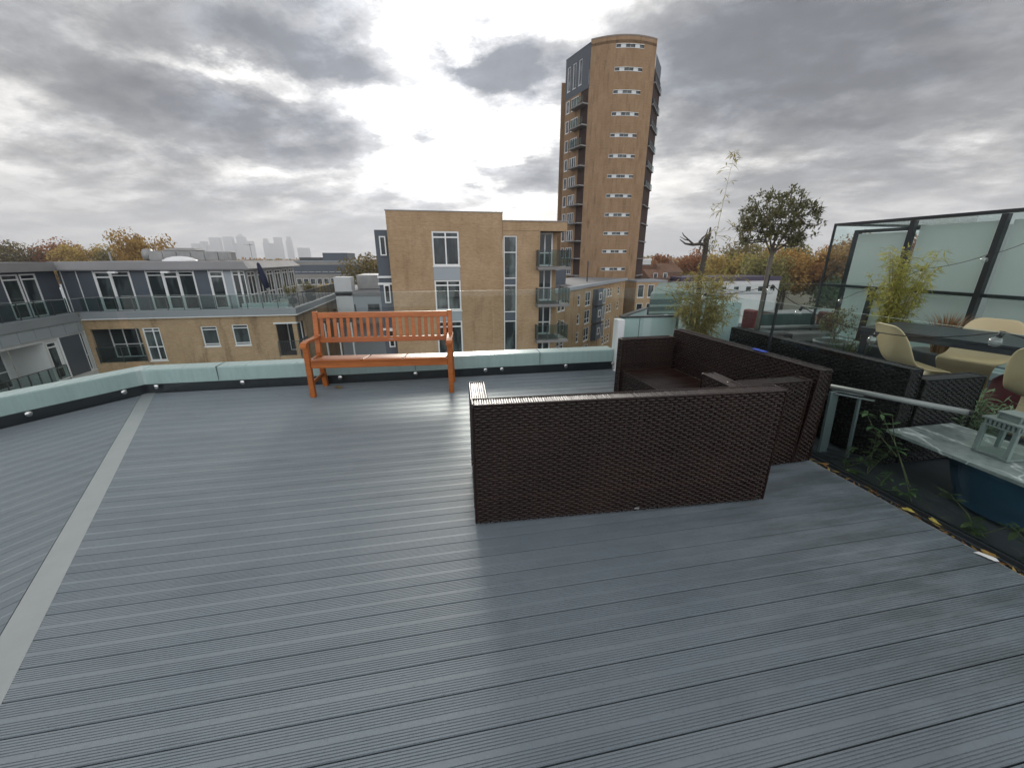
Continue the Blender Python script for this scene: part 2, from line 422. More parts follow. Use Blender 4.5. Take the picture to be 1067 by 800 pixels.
def tag(o, label=None, cat=None, group=None, kind=None):
    if label: o['label'] = label
    if cat: o['category'] = cat
    if group: o['group'] = group
    if kind: o['kind'] = kind
    return o
def thing(name, label, cat, loc=(0, 0, 0), rotz=0.0, group=None):
    o = bpy.data.objects.new(name, None); COL.objects.link(o); o.empty_display_size = .2
    o.location = loc; o.rotation_euler = (0, 0, rotz)
    return tag(o, label, cat, group)
def copy_tree(o, parent=None):
    c = o.copy(); COL.objects.link(c); c.parent = parent
    for ch in list(o.children): copy_tree(ch, c)
    return c
def part(fn, name, mat, parent, world=True, bevel=0.0):
    mb = MB(); fn(mb); return mb.build(name, mat, parent, bevel, world)

def window(parent, P, Q, s0, s1, z0, z1, cols=(), rows=(), fw=.07, inset=.1, frame=None, pane=None, name='window', th=.06, halfrows=()):
    """frame bars (one mesh) with the glass as a child"""
    mb = MB(); o0, o1 = -inset, -inset + th
    mb.wbox(P, Q, s0, s0 + fw, z0, z1, o0, o1); mb.wbox(P, Q, s1 - fw, s1, z0, z1, o0, o1)
    mb.wbox(P, Q, s0 + fw, s1 - fw, z0, z0 + fw, o0, o1); mb.wbox(P, Q, s0 + fw, s1 - fw, z1 - fw, z1, o0, o1)
    for c in cols:
        x = s0 + (s1 - s0) * c; mb.wbox(P, Q, x - fw * .45, x + fw * .45, z0 + fw, z1 - fw, o0, o1 - .004)
    for r in rows:
        z = z0 + (z1 - z0) * r; mb.wbox(P, Q, s0 + fw, s1 - fw, z - fw * .45, z + fw * .45, o0, o1 - .008)
    if inset > .05: mb.wbox(P, Q, s0 - .04, s1 + .04, z0 - .07, z0 - .003, -inset, .045)
    w = mb.build(name, frame or M['white'], parent, 0, True)
    pm = MB(); pm.wbox(P, Q, s0 + .01, s1 - .01, z0 + .01, z1 - .01, -inset + .005, -inset + .02)
    # the window sits at the thing's origin, so its own location already cancels the root's
    g = pm.build('pane', pane or M['pane'], w); g.location = (0, 0, 0)
    return w
def balustrade(parent, P, Q, s0, s1, z0, h=1.1, post=1.2, glassm=None, name='balustrade', bars=False):
    mb = MB(); n = max(1, round((s1 - s0) / post))
    for k in range(n + 1):
        x = s0 + (s1 - s0) * k / n; mb.wbox(P, Q, x - .025, x + .025, z0, z0 + h, -.03, .02)
    mb.wbox(P, Q, s0, s1, z0 + h, z0 + h + .04, -.035, .025)
    if bars:
        k = s0 + .06
        while k < s1: mb.wbox(P, Q, k - .012, k + .012, z0 + .05, z0 + h, -.015, .005); k += .12
    b = mb.build(name, M['rail'], parent, 0, True)
    if not bars:
        g = MB(); g.wbox(P, Q, s0 + .03, s1 - .03, z0 + .06, z0 + h - .02, -.008, .004)
        x = g.build('glass_infill', glassm or M['dglass'], b); x.location = (0, 0, 0)
    return b
def ordinal(k): return ['first', 'second', 'third', 'fourth', 'fifth', 'sixth', 'seventh', 'eighth', 'ninth', 'tenth', 'eleventh', 'twelfth', 'thirteenth', 'fourteenth', 'fifteenth', 'sixteenth'][k]

# ------------------------------------------------------------------ camera  (X runs along the deck boards, Y away from us, deck top at z = 0)
YAW = R(-10.5)
cam = bpy.data.cameras.new('camera'); co = bpy.data.objects.new('camera', cam); COL.objects.link(co)
co.location = (0, 0, 1.5); co.rotation_euler = (R(90 - 18.1), 0, YAW)
cam.sensor_width = 36; cam.lens = 36 * 403 / 1067; cam.clip_start = .05; cam.clip_end = 20000
sc.camera = co

# ------------------------------------------------------------------ deck
GZ = -17.0
CX, CY = -3.39, 4.955            # inside corner of the roof edge
LD = Vector((-.6, -.8)); LN = Vector((-.8, .6))      # along and outward of the angled edge
PITCH = .131
def board_profile():
    """(distance across, height) over one board, ridged with a smooth middle"""
    pr = [(0, -.022), (.0045, -.022), (.0045, -.0015)]
    x = .0055
    for half in range(2):
        for k in range(6):
            p = .0092
            pr += [(x, 0), (x + p * .6, 0), (x + p * .68, -.0022), (x + p * .95, -.0022)]
            x += p
        if half == 0: pr += [(x, 0), (x + .0135, 0)]; x += .0145
    pr += [(PITCH - .0003, -.0015), (PITCH - .0003, -.022)]
    return pr
def build_deck():
    me_v = []; me_f = []; att = []
    prof = board_profile()
    def run(nb, line):
        for b in range(nb):
            base = len(me_v)
            for d, z in prof:
                p, q = line(b * PITCH + d)
                me_v.append((p[0], p[1], z)); me_v.append((q[0], q[1], z))
            bid = rnd.random() * 100
            for k in range(len(prof) - 1):
                i = base + 2 * k
                me_f.append((i, i + 1, i + 3, i + 2)); att.append(bid)
    HW = .062
    # main field: boards along X from the mitre to the planted edge
    def main(d):
        y = CY - .02 - d; xm = CX + (4.90 - y) * .466 + HW / .906
        return (xm, y), (2.77 + .004 * math.sin(d * 90), y)
    run(60, main)
    # angled field: boards along the angled roof edge
    mit = Vector((.4225, -.9064)); 
    def left(d):
        # line at distance d inside the angled edge, starts on the mitre
        dn = .02 + d
        o = Vector((CX, CY)) - LN * dn                      # a point on the line
        # intersection with the mitre line through the corner, moved half the trim away
        mn = Vector((-.9064, -.4225)); c0 = Vector((CX, CY)) + mn * HW
        t = ((c0 - o).dot(mn)) / LD.dot(mn)
        a = o + LD * t; b = o + LD * 9.5
        return (b.x, b.y), (a.x, a.y)
    run(34, left)
    me = bpy.data.meshes.new('deck'); me.from_pydata(me_v, [], me_f); me.materials.append(M['deck'])
    a = me.attributes.new('board', 'FLOAT', 'FACE'); a.data.foreach_set('value', att)
    uv = me.uv_layers.new(name='UVMap').data
    for p in me.polygons:
        for li in p.loop_indices:
            v = me.vertices[me.loops[li].vertex_index].co; uv[li].uv = (v.x, v.y)
    o = bpy.data.objects.new('deck', me); COL.objects.link(o); tag(o, kind='structure')
    # make the faces look up
    bm = bmesh.new(); bm.from_mesh(me)
    for f in bm.faces:
        if f.normal.z < -.1: f.normal_flip()
    bm.to_mesh(me); bm.free()
    # mitre trim board
    t = MB(); mn = Vector((.9064, .4225)); c = Vector((CX, CY)); e = c + mit * 8.5
    a0 = c - mn * (HW - .003); a1 = c + mn * (HW - .003); b0 = e - mn * (HW - .003); b1 = e + mn * (HW - .003)
    t.hexa([(b0.x, b0.y, -.02), (b1.x, b1.y, -.02), (a1.x, a1.y, -.02), (a0.x, a0.y, -.02), (b0.x, b0.y, .001), (b1.x, b1.y, .001), (a1.x, a1.y, .001), (a0.x, a0.y, .001)])
    x = t.build('deck_trim', M['trim'], None, .002); tag(x, kind='structure')
    s = MB(); s.prism([(2.775, 4.9), (CX - .1, 4.95), (-9.2, -2.9), (-9, -3.4), (2.775, -3.4)][::-1], -.2, -.024)
    x = s.build('deck_subfloor', M['under']); tag(x, kind='structure')
build_deck()

# ------------------------------------------------------------------ roof-edge parapet
def sweep(mb, prof, xr, L):
    """profile (outward, z) swept right end -> corner -> angled end; closed ring"""
    rows = []
    for d, z in prof:
        l = Vector((CX, CY - .02)) + LD * L + LN * d
        rows.append([(xr, CY - .02 + d, z), (CX - .5 * d, CY - .02 + d, z), (l.x, l.y, z)])
    n = len(prof)
    for i in range(n):
        a, b = rows[i], rows[(i + 1) % n]
        for k in range(2): mb.face([a[k], a[k + 1], b[k + 1], b[k]])
    mb.face([r[0] for r in rows]); mb.face([r[2] for r in rows][::-1])
pw = thing('parapet_wall', 'low roof edge wall with pale green coping and black flashing around the deck', 'parapet', (CX, CY, 0))
part(lambda m: sweep(m, [(.006, -.03), (.006, .105), (.05, .105), (.05, -.03)], 2.36, 10), 'flashing', M['strip'], pw)
part(lambda m: sweep(m, [(0, .108), (.006, .27), (.014, .28), (.215, .285), (.225, .278), (.225, .06), (.20, .06), (.20, .107)], 2.36, 10), 'coping', M['coping'], pw, bevel=.004)
part(lambda m: sweep(m, [(.055, -3), (.055, .10), (.19, .10), (.19, -3)], 2.36, 10), 'wall', M['buff'], pw)
def joints(m):
    for x in (-2.62, -.35, 1.3): m.box(x - .003, x + .003, CY - .0215, CY + .19, .12, .2868)
    for t in (1.4, 3.4):
        p = Vector((CX, CY - .02)) + LD * t
        q = p + LN * .2
        m.beam((p.x - LN.x * .0015, p.y - LN.y * .0015, .2), (q.x, q.y, .2), .006, .174)
part(joints, 'coping_joint', M['strip'], pw)
def endpost(m): m.box(2.365, 2.46, 4.87, 5.02, 0, .70); m.box(2.33, 2.50, 4.80, 4.868, 0, .012)
x = part(endpost, 'end_post', M['white'], None, bevel=.006); tag(x, 'white upright end post where the roof edge meets the raised pale panels', 'post')

def glass_panel(name, P, Q, s0, s1, z0, z1, mat, label, group, bolts=(), bz=.085, th=.012, toward=-1, bl=.05):
    t = thing(name, label, 'glass panel', MB().wpt(P, Q, (s0 + s1) / 2, 0, 0), 0, group)
    mb = MB(); w = mb.wpt; h = th / 2
    c = [w(P, Q, s0, h, z0), w(P, Q, s1, h, z0), w(P, Q, s1, -h, z0), w(P, Q, s0, -h, z0)]
    d = [(a, b, z1) for a, b, _ in c]
    mb.faces_idx(c + d, [(0, 1, 5, 4), (2, 3, 7, 6), (3, 2, 1, 0), (1, 2, 6, 5), (3, 0, 4, 7)]); mb.cur = 1
    mb.faces_idx(c + d, [(4, 5, 6, 7)])
    o = mb.build('pane', [mat, M['gedge']], t, 0, True)
    for b in bolts:
        m = MB(); m.smooth = True
        p0 = Vector(w(P, Q, b, .022, bz)); p1 = Vector(w(P, Q, b, -bl, bz))
        m.tube([p1, p1.lerp(p0, .55), p0.lerp(p1, .35), p0.lerp(p1, .12), p0], [.012, .012, .026, .028, .02], 14)
        m.build('standoff_bolt', M['steel'], t, 0, True)
    return t
BP, BQ = (-3.40, CY - .044), (2.4, CY - .044)
glass_panel('glass_balustrade', BP, BQ, .06, 4.06, .02, 1.11, M['glass'], 'clear frameless glass balustrade panel standing behind the wooden bench', 'roof edge glass panels', (.14, 1.04, 2.14, 3.05, 3.95), bl=.03)
glass_panel('glass_balustrade', BP, BQ, 4.075, 6.15, .02, 1.11, M['glass'], 'clear frameless glass balustrade panel between the bench and the corner of the wicker sofas', 'roof edge glass panels', (4.17, 5.06, 5.75), bl=.03)
lp = Vector((CX, CY - .02)) - LN * .024
lq = lp + LD * 9
glass_panel('glass_balustrade', (lq.x, lq.y), (lp.x, lp.y), 5.6, 8.94, .02, 1.11, M['glass'], 'clear frameless glass balustrade panel along the angled left roof edge', 'roof edge glass panels', (8.8, 8.1, 7.2, 6.2), bl=.03)
glass_panel('glass_balustrade', (lq.x, lq.y), (lp.x, lp.y), 2.2, 5.59, .02, 1.11, M['glass'], 'clear frameless glass balustrade panel at the nearest end of the left roof edge', 'roof edge glass panels', (5.4, 4.2, 3.0), bl=.03)
# divider between the two terraces
DP, DQ = (2.87, -2.5), (2.87, 4.95)
glass_panel('glass_divider', DP, DQ, 5.42, 7.4, -.004, 1.13, M['tglass'], 'greenish glass divider panel behind the wicker corner, nearest the bamboo', 'terrace divider panels')
glass_panel('glass_divider', DP, DQ, 2.2, 5.40, -.004, 1.13, M['tglass'], 'greenish glass divider panel along the weedy deck edge beside the marble slab', 'terrace divider panels')
def jo(m): m.box(2.862, 2.878, 2.902, 2.918, .0, 1.127)
x = part(jo, 'panel_joint', M['strip'], None); tag(x, 'black vertical seal between the two divider glass panels', 'seal')
def chan(m): m.box(2.845, 2.861, -2.5, 4.9, -.02, .012); m.box(2.879, 2.895, -2.5, 4.9, -.02, .012)
x = part(chan, 'base_channel', M['dmetal'], None); tag(x, 'dark metal channel holding the divider glass along the deck edge', 'channel')

# raised pale parapet beyond the end post
def rp(m):
    m.box(2.49, 3.32, 5.02, 5.07, -.1, .70); m.beam((2.53, 5.09, .3), (3.3, 5.86, .3), .05, .8); m.box(3.26, 3.32, 5.075, 5.25, -.1, .7)
rpo = thing('raised_parapet', 'pale aqua raised wall panel behind the far wicker sofa arm', 'wall panel', (2.9, 5.05, 0))
part(rp, 'panel', M['ppanel'], rpo, bevel=.004)
part(lambda m: (m.beam((2.52, 5.1, .712), (3.32, 5.9, .712), .08, .016), m.box(2.47, 3.33, 5.0, 5.08, .703, .72)), 'capping', M['dmetal'], rpo)
part(lambda m: m.box(2.75, 2.756, 5.014, 5.018, 0, .69), 'panel_joint', M['gmetal'], rpo)

# ------------------------------------------------------------------ neighbouring terrace
def tf(m): m.prism([(2.83, -4), (10.5, -4), (10.5, 8.2), (5.75, 8.2), (2.83, 5.25)], -.25, -.012)
x = part(lambda m: m.box(2.766, 2.774, -3.4, 4.85, -.03, -.001), 'deck_edge_trim', M['zinc'], None); tag(x, kind='structure')
x = part(lambda m: m.box(2.775, 2.829, -3.4, 4.9, -.1, -.03), 'gutter', M['soil'], None); tag(x, kind='structure')
x = part(tf, 'terrace_floor', M['floor2'], None); tag(x, kind='structure')

# ------------------------------------------------------------------ wicker sofas
def weave(mb, p00, p10, p11, p01, pv=.0152, pu=.058, amp=.0044, flat=False):
    """flat strands woven over and under upright stakes: they run p00 -> p10 and stack p00 -> p01"""
    p00, p10, p11, p01 = map(Vector, (p00, p10, p11, p01))
    nrm = (p10 - p00).cross(p01 - p00).normalized()
    U = max((p10 - p00).length, (p11 - p01).length); V = (p01 - p00).length
    nr = max(1, round(V / pv)); S = 8; per = max(1, round(U / pu)); nu = per * S
    P = lambda f, g: p00.lerp(p10, f).lerp(p01.lerp(p11, f), g)
    for k in range(nr):
        sag = rnd.uniform(-.06, .06); ph = rnd.uniform(-.3, .3); jit = rnd.uniform(-.0005, .0005); vs = []
        for i in range(nu + 1):
            f = i / nu; w = math.cos(2 * math.pi * i / S + math.pi * (k % 2) + ph)
            if flat: w = .8
            a = amp * (.3 if flat else 1) * math.copysign(abs(w) ** .7, w) + jit * (2 if flat else 1)
            e = min(1, min(i, nu - i) / 3); a = a * e - .0035
            hw = .40 + .07 * w                                     # fuller where it passes over
            gm = (k + .5 + sag * math.sin(3.1 * f + k) * e) / nr; g0, g1 = gm - hw / nr, gm + hw / nr
            vs += [P(f, g0) + nrm * (a - .0030), P(f, gm) + nrm * (a + .0014), P(f, g1) + nrm * (a - .0030)]
        fs = []
        for i in range(nu):
            b = 3 * i; fs += [(b, b + 3, b + 4, b + 1), (b + 1, b + 4, b + 5, b + 2)]
        mb.smooth = True; mb.faces_idx(vs, fs)
    # stakes
    for i in range(per * 2 + 1):
        f = i / (per * 2); q = .0045 / U
        if f < q or f > 1 - q: continue
        o = nrm * -.0048
        mb.faces_idx([P(f - q, 0) + o, P(f + q, 0) + o, P(f + q, 1) + o, P(f - q, 1) + o], [(0, 1, 2, 3)])
    mb.smooth = False
def woven_box(mb, c, across_top=True):
    """c: 0-3 bottom ccw, 4-7 top ccw; core box, woven faces, wrapped edges"""
    c = [Vector(p) for p in c]; ctr = sum(c, Vector()) / 8
    core = []
    for p in c:
        d = ctr - p; core.append(p + Vector([math.copysign(min(abs(q), .0125), q) for q in d]))
    mb.cur = 1; mb.hexa(core); mb.cur = 0
    for a, b in ((0, 1), (1, 2), (2, 3), (3, 0)): weave(mb, c[a], c[b], c[b + 4], c[a + 4])
    weave(mb, c[7], c[4], c[5], c[6], pv=.0135, flat=True)
    mb.smooth = True
    for a, b in ((4, 5), (5, 6), (6, 7), (7, 4), (0, 4), (1, 5), (2, 6), (3, 7)):
        n = max(2, int((c[b] - c[a]).length / .012)); pts = []; rr = []
        ins = lambda p: p + Vector([math.copysign(min(abs(q), .004), q) for q in (ctr - p)])
        A, B = ins(c[a]), ins(c[b])
        for i in range(n + 1): pts.append(A.lerp(B, i / n)); rr.append(.0062 + .0012 * (i % 2))
        mb.tube(pts, rr, 6)
    mb.smooth = False
def sofa(label, group, loc, rotz, W, D, mat, hb=.76, ha=.675, hs=.34, t=.105, ta=.105, tagged=False):
    s = thing('wicker_sofa', label, 'sofa', (*loc, 0), rotz, group)
    def bx(x0, x1, y0, y1, z0, z1, name):
        m = MB(); woven_box(m, [(x0, y0, z0), (x1, y0, z0), (x1, y1, z0), (x0, y1, z0), (x0, y0, z1), (x1, y0, z1), (x1, y1, z1), (x0, y1, z1)]); return m.build(name, [mat, M['under']], s)
    # back: vertical outside, slightly raked inside
    m = MB(); woven_box(m, [(0, 0, .014), (W, 0, .014), (W, t + .05, .014), (0, t + .05, .014), (0, 0, hb), (W, 0, hb), (W, t, hb), (0, t, hb)])
    m.build('backrest', [mat, M['under']], s)
    bx(.0, ta, t + .056, D, .014, ha, 'arm'); bx(W - ta, W, t + .056, D, .014, ha, 'arm')
    bx(ta + .006, W - ta - .006, t + .06, D - .02, .03, hs, 'seat')
    for x in (.05, W - .05):
        for y in (.05, D - .05):
            m = MB(); m.lathe((x, y, 0), [(.001, .0), (.022, .0), (.022, .022), (.001, .022)], 10); m.build('foot', M['under'], s)
    if tagged: m = MB(); m.box(W * .525, W * .525 + .03, -.008, -.005, .032, .042); m.build('maker_tag', M['zinc'], s)
    return s
ang = math.atan2(1.815 - 1.908, 1.99 - .144)
sofa('brown wicker sofa nearest us, its tall woven back towards the camera', 'wicker sofas', (.138, 1.905), ang, 1.85, .67, M['rattan'], tagged=True)
sofa('brown wicker sofa along the glass divider with its empty seat showing', 'wicker sofas', (2.73, 2.185), R(92.2), 1.70, .78, M['rattan'], hb=.742)
sofa('black wicker sofa behind the glass divider, its back towards the deck', 'wicker sofas', (3.2, 3.79), R(-90), 1.76, .72, M['rattan2'])
x = part(lambda m: m.box(2.62, 2.665, 2.70, 2.83, .752, .757), 'blue_packet', M['tarp'], None); tag(x, 'small flat blue packet lying on the back of the wicker sofa', 'packet')

# ------------------------------------------------------------------ wooden bench
def bench():
    b = thing('garden_bench', 'orange brown slatted wooden garden bench against the roof edge glass', 'bench', (-1.485, 4.432, 0), math.atan2(4.357 - 4.474, .078 + 1.461))
    W, D = 1.60, .46; wd = M['bench']; lw = .055
    def bld(fn, name, bv=.005):
        m = MB(); fn(m); return m.build(name, wd, b, bv)
    for x in (0, W - lw):
        bld(lambda m: m.hexa([(x, 0, 0), (x + lw, 0, 0), (x + lw, lw, 0), (x, lw, 0), (x, .0, .60), (x + lw, .0, .60), (x + lw, lw, .60), (x, lw, .60)]), 'leg')
        def rear(m):
            q = .06
            m.hexa([(x, D - lw, 0), (x + lw, D - lw, 0), (x + lw, D, 0), (x, D, 0), (x, D - lw - q, .44), (x + lw, D - lw - q, .44), (x + lw, D - q, .44), (x, D - q, .44)])
            m.hexa([(x, D - lw - q, .4402), (x + lw, D - lw - q, .4402), (x + lw, D - q, .4402), (x, D - q, .4402), (x, D - .048, .905), (x + lw, D - .048, .905), (x + lw, D - .008, .905), (x, D - .008, .905)])
        bld(rear, 'leg')
        def arm(m):
            pts = [(-.045, .600), (-.02, .625), (.06, .638), (.16, .634), (.28, .630), (.415, .638)]
            for (y0, z0), (y1, z1) in zip(pts, pts[1:]):
                a, c = x - .006, x + lw + .006
                m.hexa([(a, y0, z0 - .028), (c, y0, z0 - .028), (c, y1, z1 - .028), (a, y1, z1 - .028), (a, y0, z0), (c, y0, z0), (c, y1, z1), (a, y1, z1)])
        bld(arm, 'armrest', .004)
        bld(lambda m: m.box(x + .016, x + .04, lw + .001, D - lw - .022, .14, .18), 'stretcher')
        bld(lambda m: m.box(x + .012, x + .044, lw + .001, D - lw - .056, .345, .415), 'side_rail')
    bld(lambda m: m.box(lw + .001, W - lw - .001, .012, .04, .335, .415), 'apron')
    # three seat panels of long slats
    xs = [lw + .004, W * .385, W * .655, W - lw - .004]
    for k in range(3):
        def seat(m, k=k):
            g = .009
            for j in range(5):
                y0 = -.012 + j * .080; z = .432 - .010 * j - (.006 if 0 < j < 4 else 0)
                m.hexa([(xs[k] + g, y0, z - .02), (xs[k + 1] - g, y0, z - .02), (xs[k + 1] - g, y0 + .074, z - .021), (xs[k] + g, y0 + .074, z - .021),
                        (xs[k] + g, y0, z), (xs[k + 1] - g, y0, z), (xs[k + 1] - g, y0 + .074, z - .001), (xs[k] + g, y0 + .074, z - .001)])
            for xx in (xs[k] + g + .01, xs[k + 1] - g - .05): m.box(xx, xx + .035, .02, .37, .362, .384)
        bld(seat, 'seat_panel', .003)
    def yb(z): return D - .086 + (z - .44) * .12       # rake of the back
    def rail(z0, z1, dep=.03):
        def f(m): m.hexa([(lw + .001, yb(z0) - dep / 2, z0), (W - lw - .001, yb(z0) - dep / 2, z0), (W - lw - .001, yb(z0) + dep / 2, z0), (lw + .001, yb(z0) + dep / 2, z0),
                          (lw + .001, yb(z1) - dep / 2, z1), (W - lw - .001, yb(z1) - dep / 2, z1), (W - lw - .001, yb(z1) + dep / 2, z1), (lw + .001, yb(z1) + dep / 2, z1)])
        return f
    bld(rail(.828, .893), 'top_rail'); bld(rail(.548, .606), 'lower_rail')
    n = 20
    for k in range(n):
        xc = lw + (W - 2 * lw) * (k + .5) / n
        def sl(m):
            a, c, t = xc - .0195, xc + .0195, .007
            z0, z1 = .603, .831
            m.hexa([(a, yb(z0) - t, z0), (c, yb(z0) - t, z0), (c, yb(z0) + t, z0), (a, yb(z0) + t, z0), (a, yb(z1) - t, z1), (c, yb(z1) - t, z1), (c, yb(z1) + t, z1), (a, yb(z1) + t, z1)])
        bld(sl, 'slat', .002)
    m = MB(); m.box(W * .53, W * .56, yb(.577) - .0185, yb(.577) - .0155, .574, .581); m.build('maker_plate', M['steel'], b)
bench()
def lf(c, r, s, rz=.0, tilt=.2):
    m = MB(); n = 9
    pts = []
    for k in range(n):
        t = 2 * math.pi * k / n; rr = r * (1 + .28 * math.cos(3 * t + s) + .1 * math.sin(5 * t))
        pts.append((rr * math.cos(t), rr * .75 * math.sin(t), .006 + tilt * rr * math.sin(t + s) * .5 + .2 * r))
    for k in range(n): m.face([(0, 0, .004), pts[k], pts[(k + 1) % n]])
    return m
def leaf(c, r, s, label, mat='dead'):
    o = lf(c, r, s).build('fallen_leaf', M[mat]); o.location = c; o.rotation_euler = (0.15, .1, s * 2); tag(o, label, 'leaf', 'fallen leaves on the deck')
leaf((-1.25, 4.72, .0), .06, 1, 'yellowed leaf caught under the left end of the bench')

# ------------------------------------------------------------------ low metal frame beside the sofa
fr = thing('metal_frame', 'low grey metal frame with round handrail beside the wicker sofa end', 'frame', (2.97, 2.29, 0))
part(lambda m: m.beam((2.965, 2.29, .012), (2.955, 2.315, .52), .075, .02), 'post', M['gmetal'], fr, bevel=.003)
part(lambda m: m.beam((3.06, 2.17, .02), (3.04, 2.19, .51), .02, .02), 'post', M['gmetal'], fr, bevel=.003)
def hr(m): m.smooth = True; m.tube([(2.965, 2.36, .545), (3.335, 1.745, .545)], .019, 14)
part(hr, 'handrail', M['zinc'], fr)
def hc(m): m.smooth = True; m.tube([(3.335, 1.745, .545), (3.343, 1.731, .545)], .021, 14)
part(hc, 'end_cap', M['cable'], fr)
part(lambda m: (m.beam((2.95, 2.33, .51), (3.09, 2.12, .51), .05, .012), m.beam((2.96, 2.34, .527), (3.06, 2.18, .527), .03, .008)), 'top_bracket', M['steel'], fr)
part(lambda m: (m.beam((2.90, 2.34, .01), (3.11, 2.07, .01), .05, .018), m.beam((2.99, 2.31, .035), (3.16, 2.06, .035), .03, .03)), 'base_bar', M['dmetal'], fr)

# ------------------------------------------------------------------ marble slab on the blue pot, lantern
sl = MB(); sl.prism([(3.05, 1.97), (3.015, 1.0), (3.62, .96), (3.65, 1.975)], .328, .35)
x = sl.build('marble_slab', M['marble'], None, .003); tag(x, 'grey veined marble slab resting on the blue pot as a low table', 'slab')
pot = thing('plant_pot', 'large round glazed blue pot under the marble slab', 'pot', (3.42, 1.42, 0), 0)
def potm(m):
    m.smooth = True
    m.lathe((0, 0, 0), [(.001, .0), (.24, .0), (.265, .012), (.272, .03), (.268, .045), (.29, .09), (.325, .2), (.34, .27), (.345, .285), (.352, .30), (.352, .322), (.335, .325), (.32, .31), (.31, .24), (.001, .2)], 48)
part(potm, 'pot_body', M['bluepot'], pot, world=False)
def lantern():
    W = .15
    l = thing('lantern', 'grey painted candle lantern with stepped slatted top on the marble slab', 'lantern', (3.325, 1.535, .352), R(-6))
    mt = M['lantern']; h = W / 2
    def bld(fn, name, bv=.002, mat=mt):
        m = MB(); fn(m); return m.build(name, mat, l, bv)
    bld(lambda m: m.box(-h - .012, h + .012, -h - .012, h + .012, 0, .014), 'base')
    for sx in (-1, 1):
        for sy in (-1, 1): bld(lambda m: m.box(sx * h - .011, sx * h + .011, sy * h - .011, sy * h + .011, .0145, .175), 'post')
    for sx, sy in ((0, -1), (0, 1), (-1, 0), (1, 0)):
        def g(m):
            if sx == 0: m.box(-h + .0115, h - .0115, sy * h - .0015, sy * h + .0015, .016, .173)
            else: m.box(sx * h - .0015, sx * h + .0015, -h + .0115, h - .0115, .016, .173)
        bld(g, 'pane', 0, M['glass'])
    def vent(m):
        m.box(-h - .011, h + .011, -h - .011, h + .011, .176, .184)
        for k in range(8):
            t = -h + W * k / 7
            for s in (-1, 1):
                m.box(t - .006, t + .006, s * h - .006, s * h + .006, .185, .216)
                if 0 < k < 7: m.box(s * h - .006, s * h + .006, t - .006, t + .006, .185, .216)
        m.box(-h + .012, h - .012, -h + .012, h - .012, .185, .215)
        m.box(-h - .018, h + .018, -h - .018, h + .018, .217, .228)
    bld(vent, 'slatted_top', .0015)
    def cap(m):
        q = .045
        m.box(-q, q, -q, q, .2285, .262)
        for k in range(4):
            t = -q + 2 * q * k / 3
            for s in (-1, 1): m.box(t - .006, t + .006, s * (q + .004) - .004, s * (q + .004) + .004, .2285, .262)
        m.box(-q - .012, q + .012, -q - .012, q + .012, .2625, .272)
    bld(cap, 'chimney', .0015)
lantern()

# ------------------------------------------------------------------ plants
def strip_leaf(mb, p, d, L, w, droop=.3, seg=2, r=rnd):
    """a blade: diamond folded once, starts at p along d"""
    d = Vector(d).normalized(); side = d.cross(Vector((r.uniform(-.3, .3), r.uniform(-.3, .3), 1))).normalized() * w
    p = Vector(p); m = p + d * L * .45 + Vector((0, 0, -droop * L * .12)); e = p + d * L + Vector((0, 0, -droop * L * .5))
    mb.faces_idx([p, m + side, e, m - side], [(0, 1, 2), (0, 2, 3)])
def rdir(r, zlo=-1, zhi=1):
    z = r.uniform(zlo, zhi); t = r.uniform(0, 2 * math.pi); q = math.sqrt(max(0, 1 - z * z)); return Vector((q * math.cos(t), q * math.sin(t), z))

def bamboo(label, loc, stems, hgt, spread, nleaf, leafm, seed, tall=None, pot=None, L=.11, lean=(0, 0), z0=.25, dead=False):
    r = random.Random(seed)
    t = thing('bamboo_plant', label, 'bamboo', (*loc, 0), 0, 'bamboo plants')
    st = MB(); st.smooth = True; lm = MB()
    for k in range(stems):
        a = r.uniform(0, 6.28); q = r.uniform(0, .09); H = hgt * r.uniform(.55, 1.05)
        tallest = tall and k < len(tall)
        if tallest: H = tall[k][2]
        bx, by = q * math.cos(a), q * math.sin(a)
        dx, dy = (spread * r.uniform(.2, 1) * math.cos(a) + lean[0] * H, spread * r.uniform(.2, 1) * math.sin(a) + lean[1] * H)
        if tallest: dx, dy = tall[k][0], tall[k][1]
        pts = []; n = 9
        for i in range(n + 1):
            f = i / n; pts.append((bx + dx * f ** 1.7, by + dy * f ** 1.7, z0 + H * f - .12 * H * f ** 3 * (0 if tallest else .5)))
        st.tube(pts, [.0055 * (1 - .75 * i / n) for i in range(n + 1)], 5)
        nl = int(nleaf * (1.15 if tallest else 1))
        for j in range(nl):
            f = r.uniform(.12, 1.0) ** .8 if not tallest else r.uniform(.2, 1)
            i = min(n - 1, int(f * n)); p = Vector(pts[i]).lerp(Vector(pts[i + 1]), f * n - i)
            d = rdir(r, -.25, .75); tw = r.uniform(.03, .2) * (1 - .4 * f) * (1.3 if tallest else 1)
            e = p + d * tw
            st.tube([p, e], [.0016, .001], 3, False)
            for q in range(r.randint(2, 4)):
                strip_leaf(lm, e - d * tw * r.uniform(0, .5), d + rdir(r) * .9, L * r.uniform(.55, 1.15), L * .085, .6, r=r)
    st.build('canes', M['stem'], t); lm.build('leaves', M[leafm], t)
    if pot:
        m = MB(); m.smooth = True
        R0 = pot; m.lathe((0, 0, 0), [(.001, 0), (R0 * .75, 0), (R0, .26), (R0 * 1.06, .27), (R0 * 1.06, .30), (R0 * .94, .30), (R0 * .92, .26), (.001, .25)], 28)
        m.build('pot', M['greypot'], t)
    return t
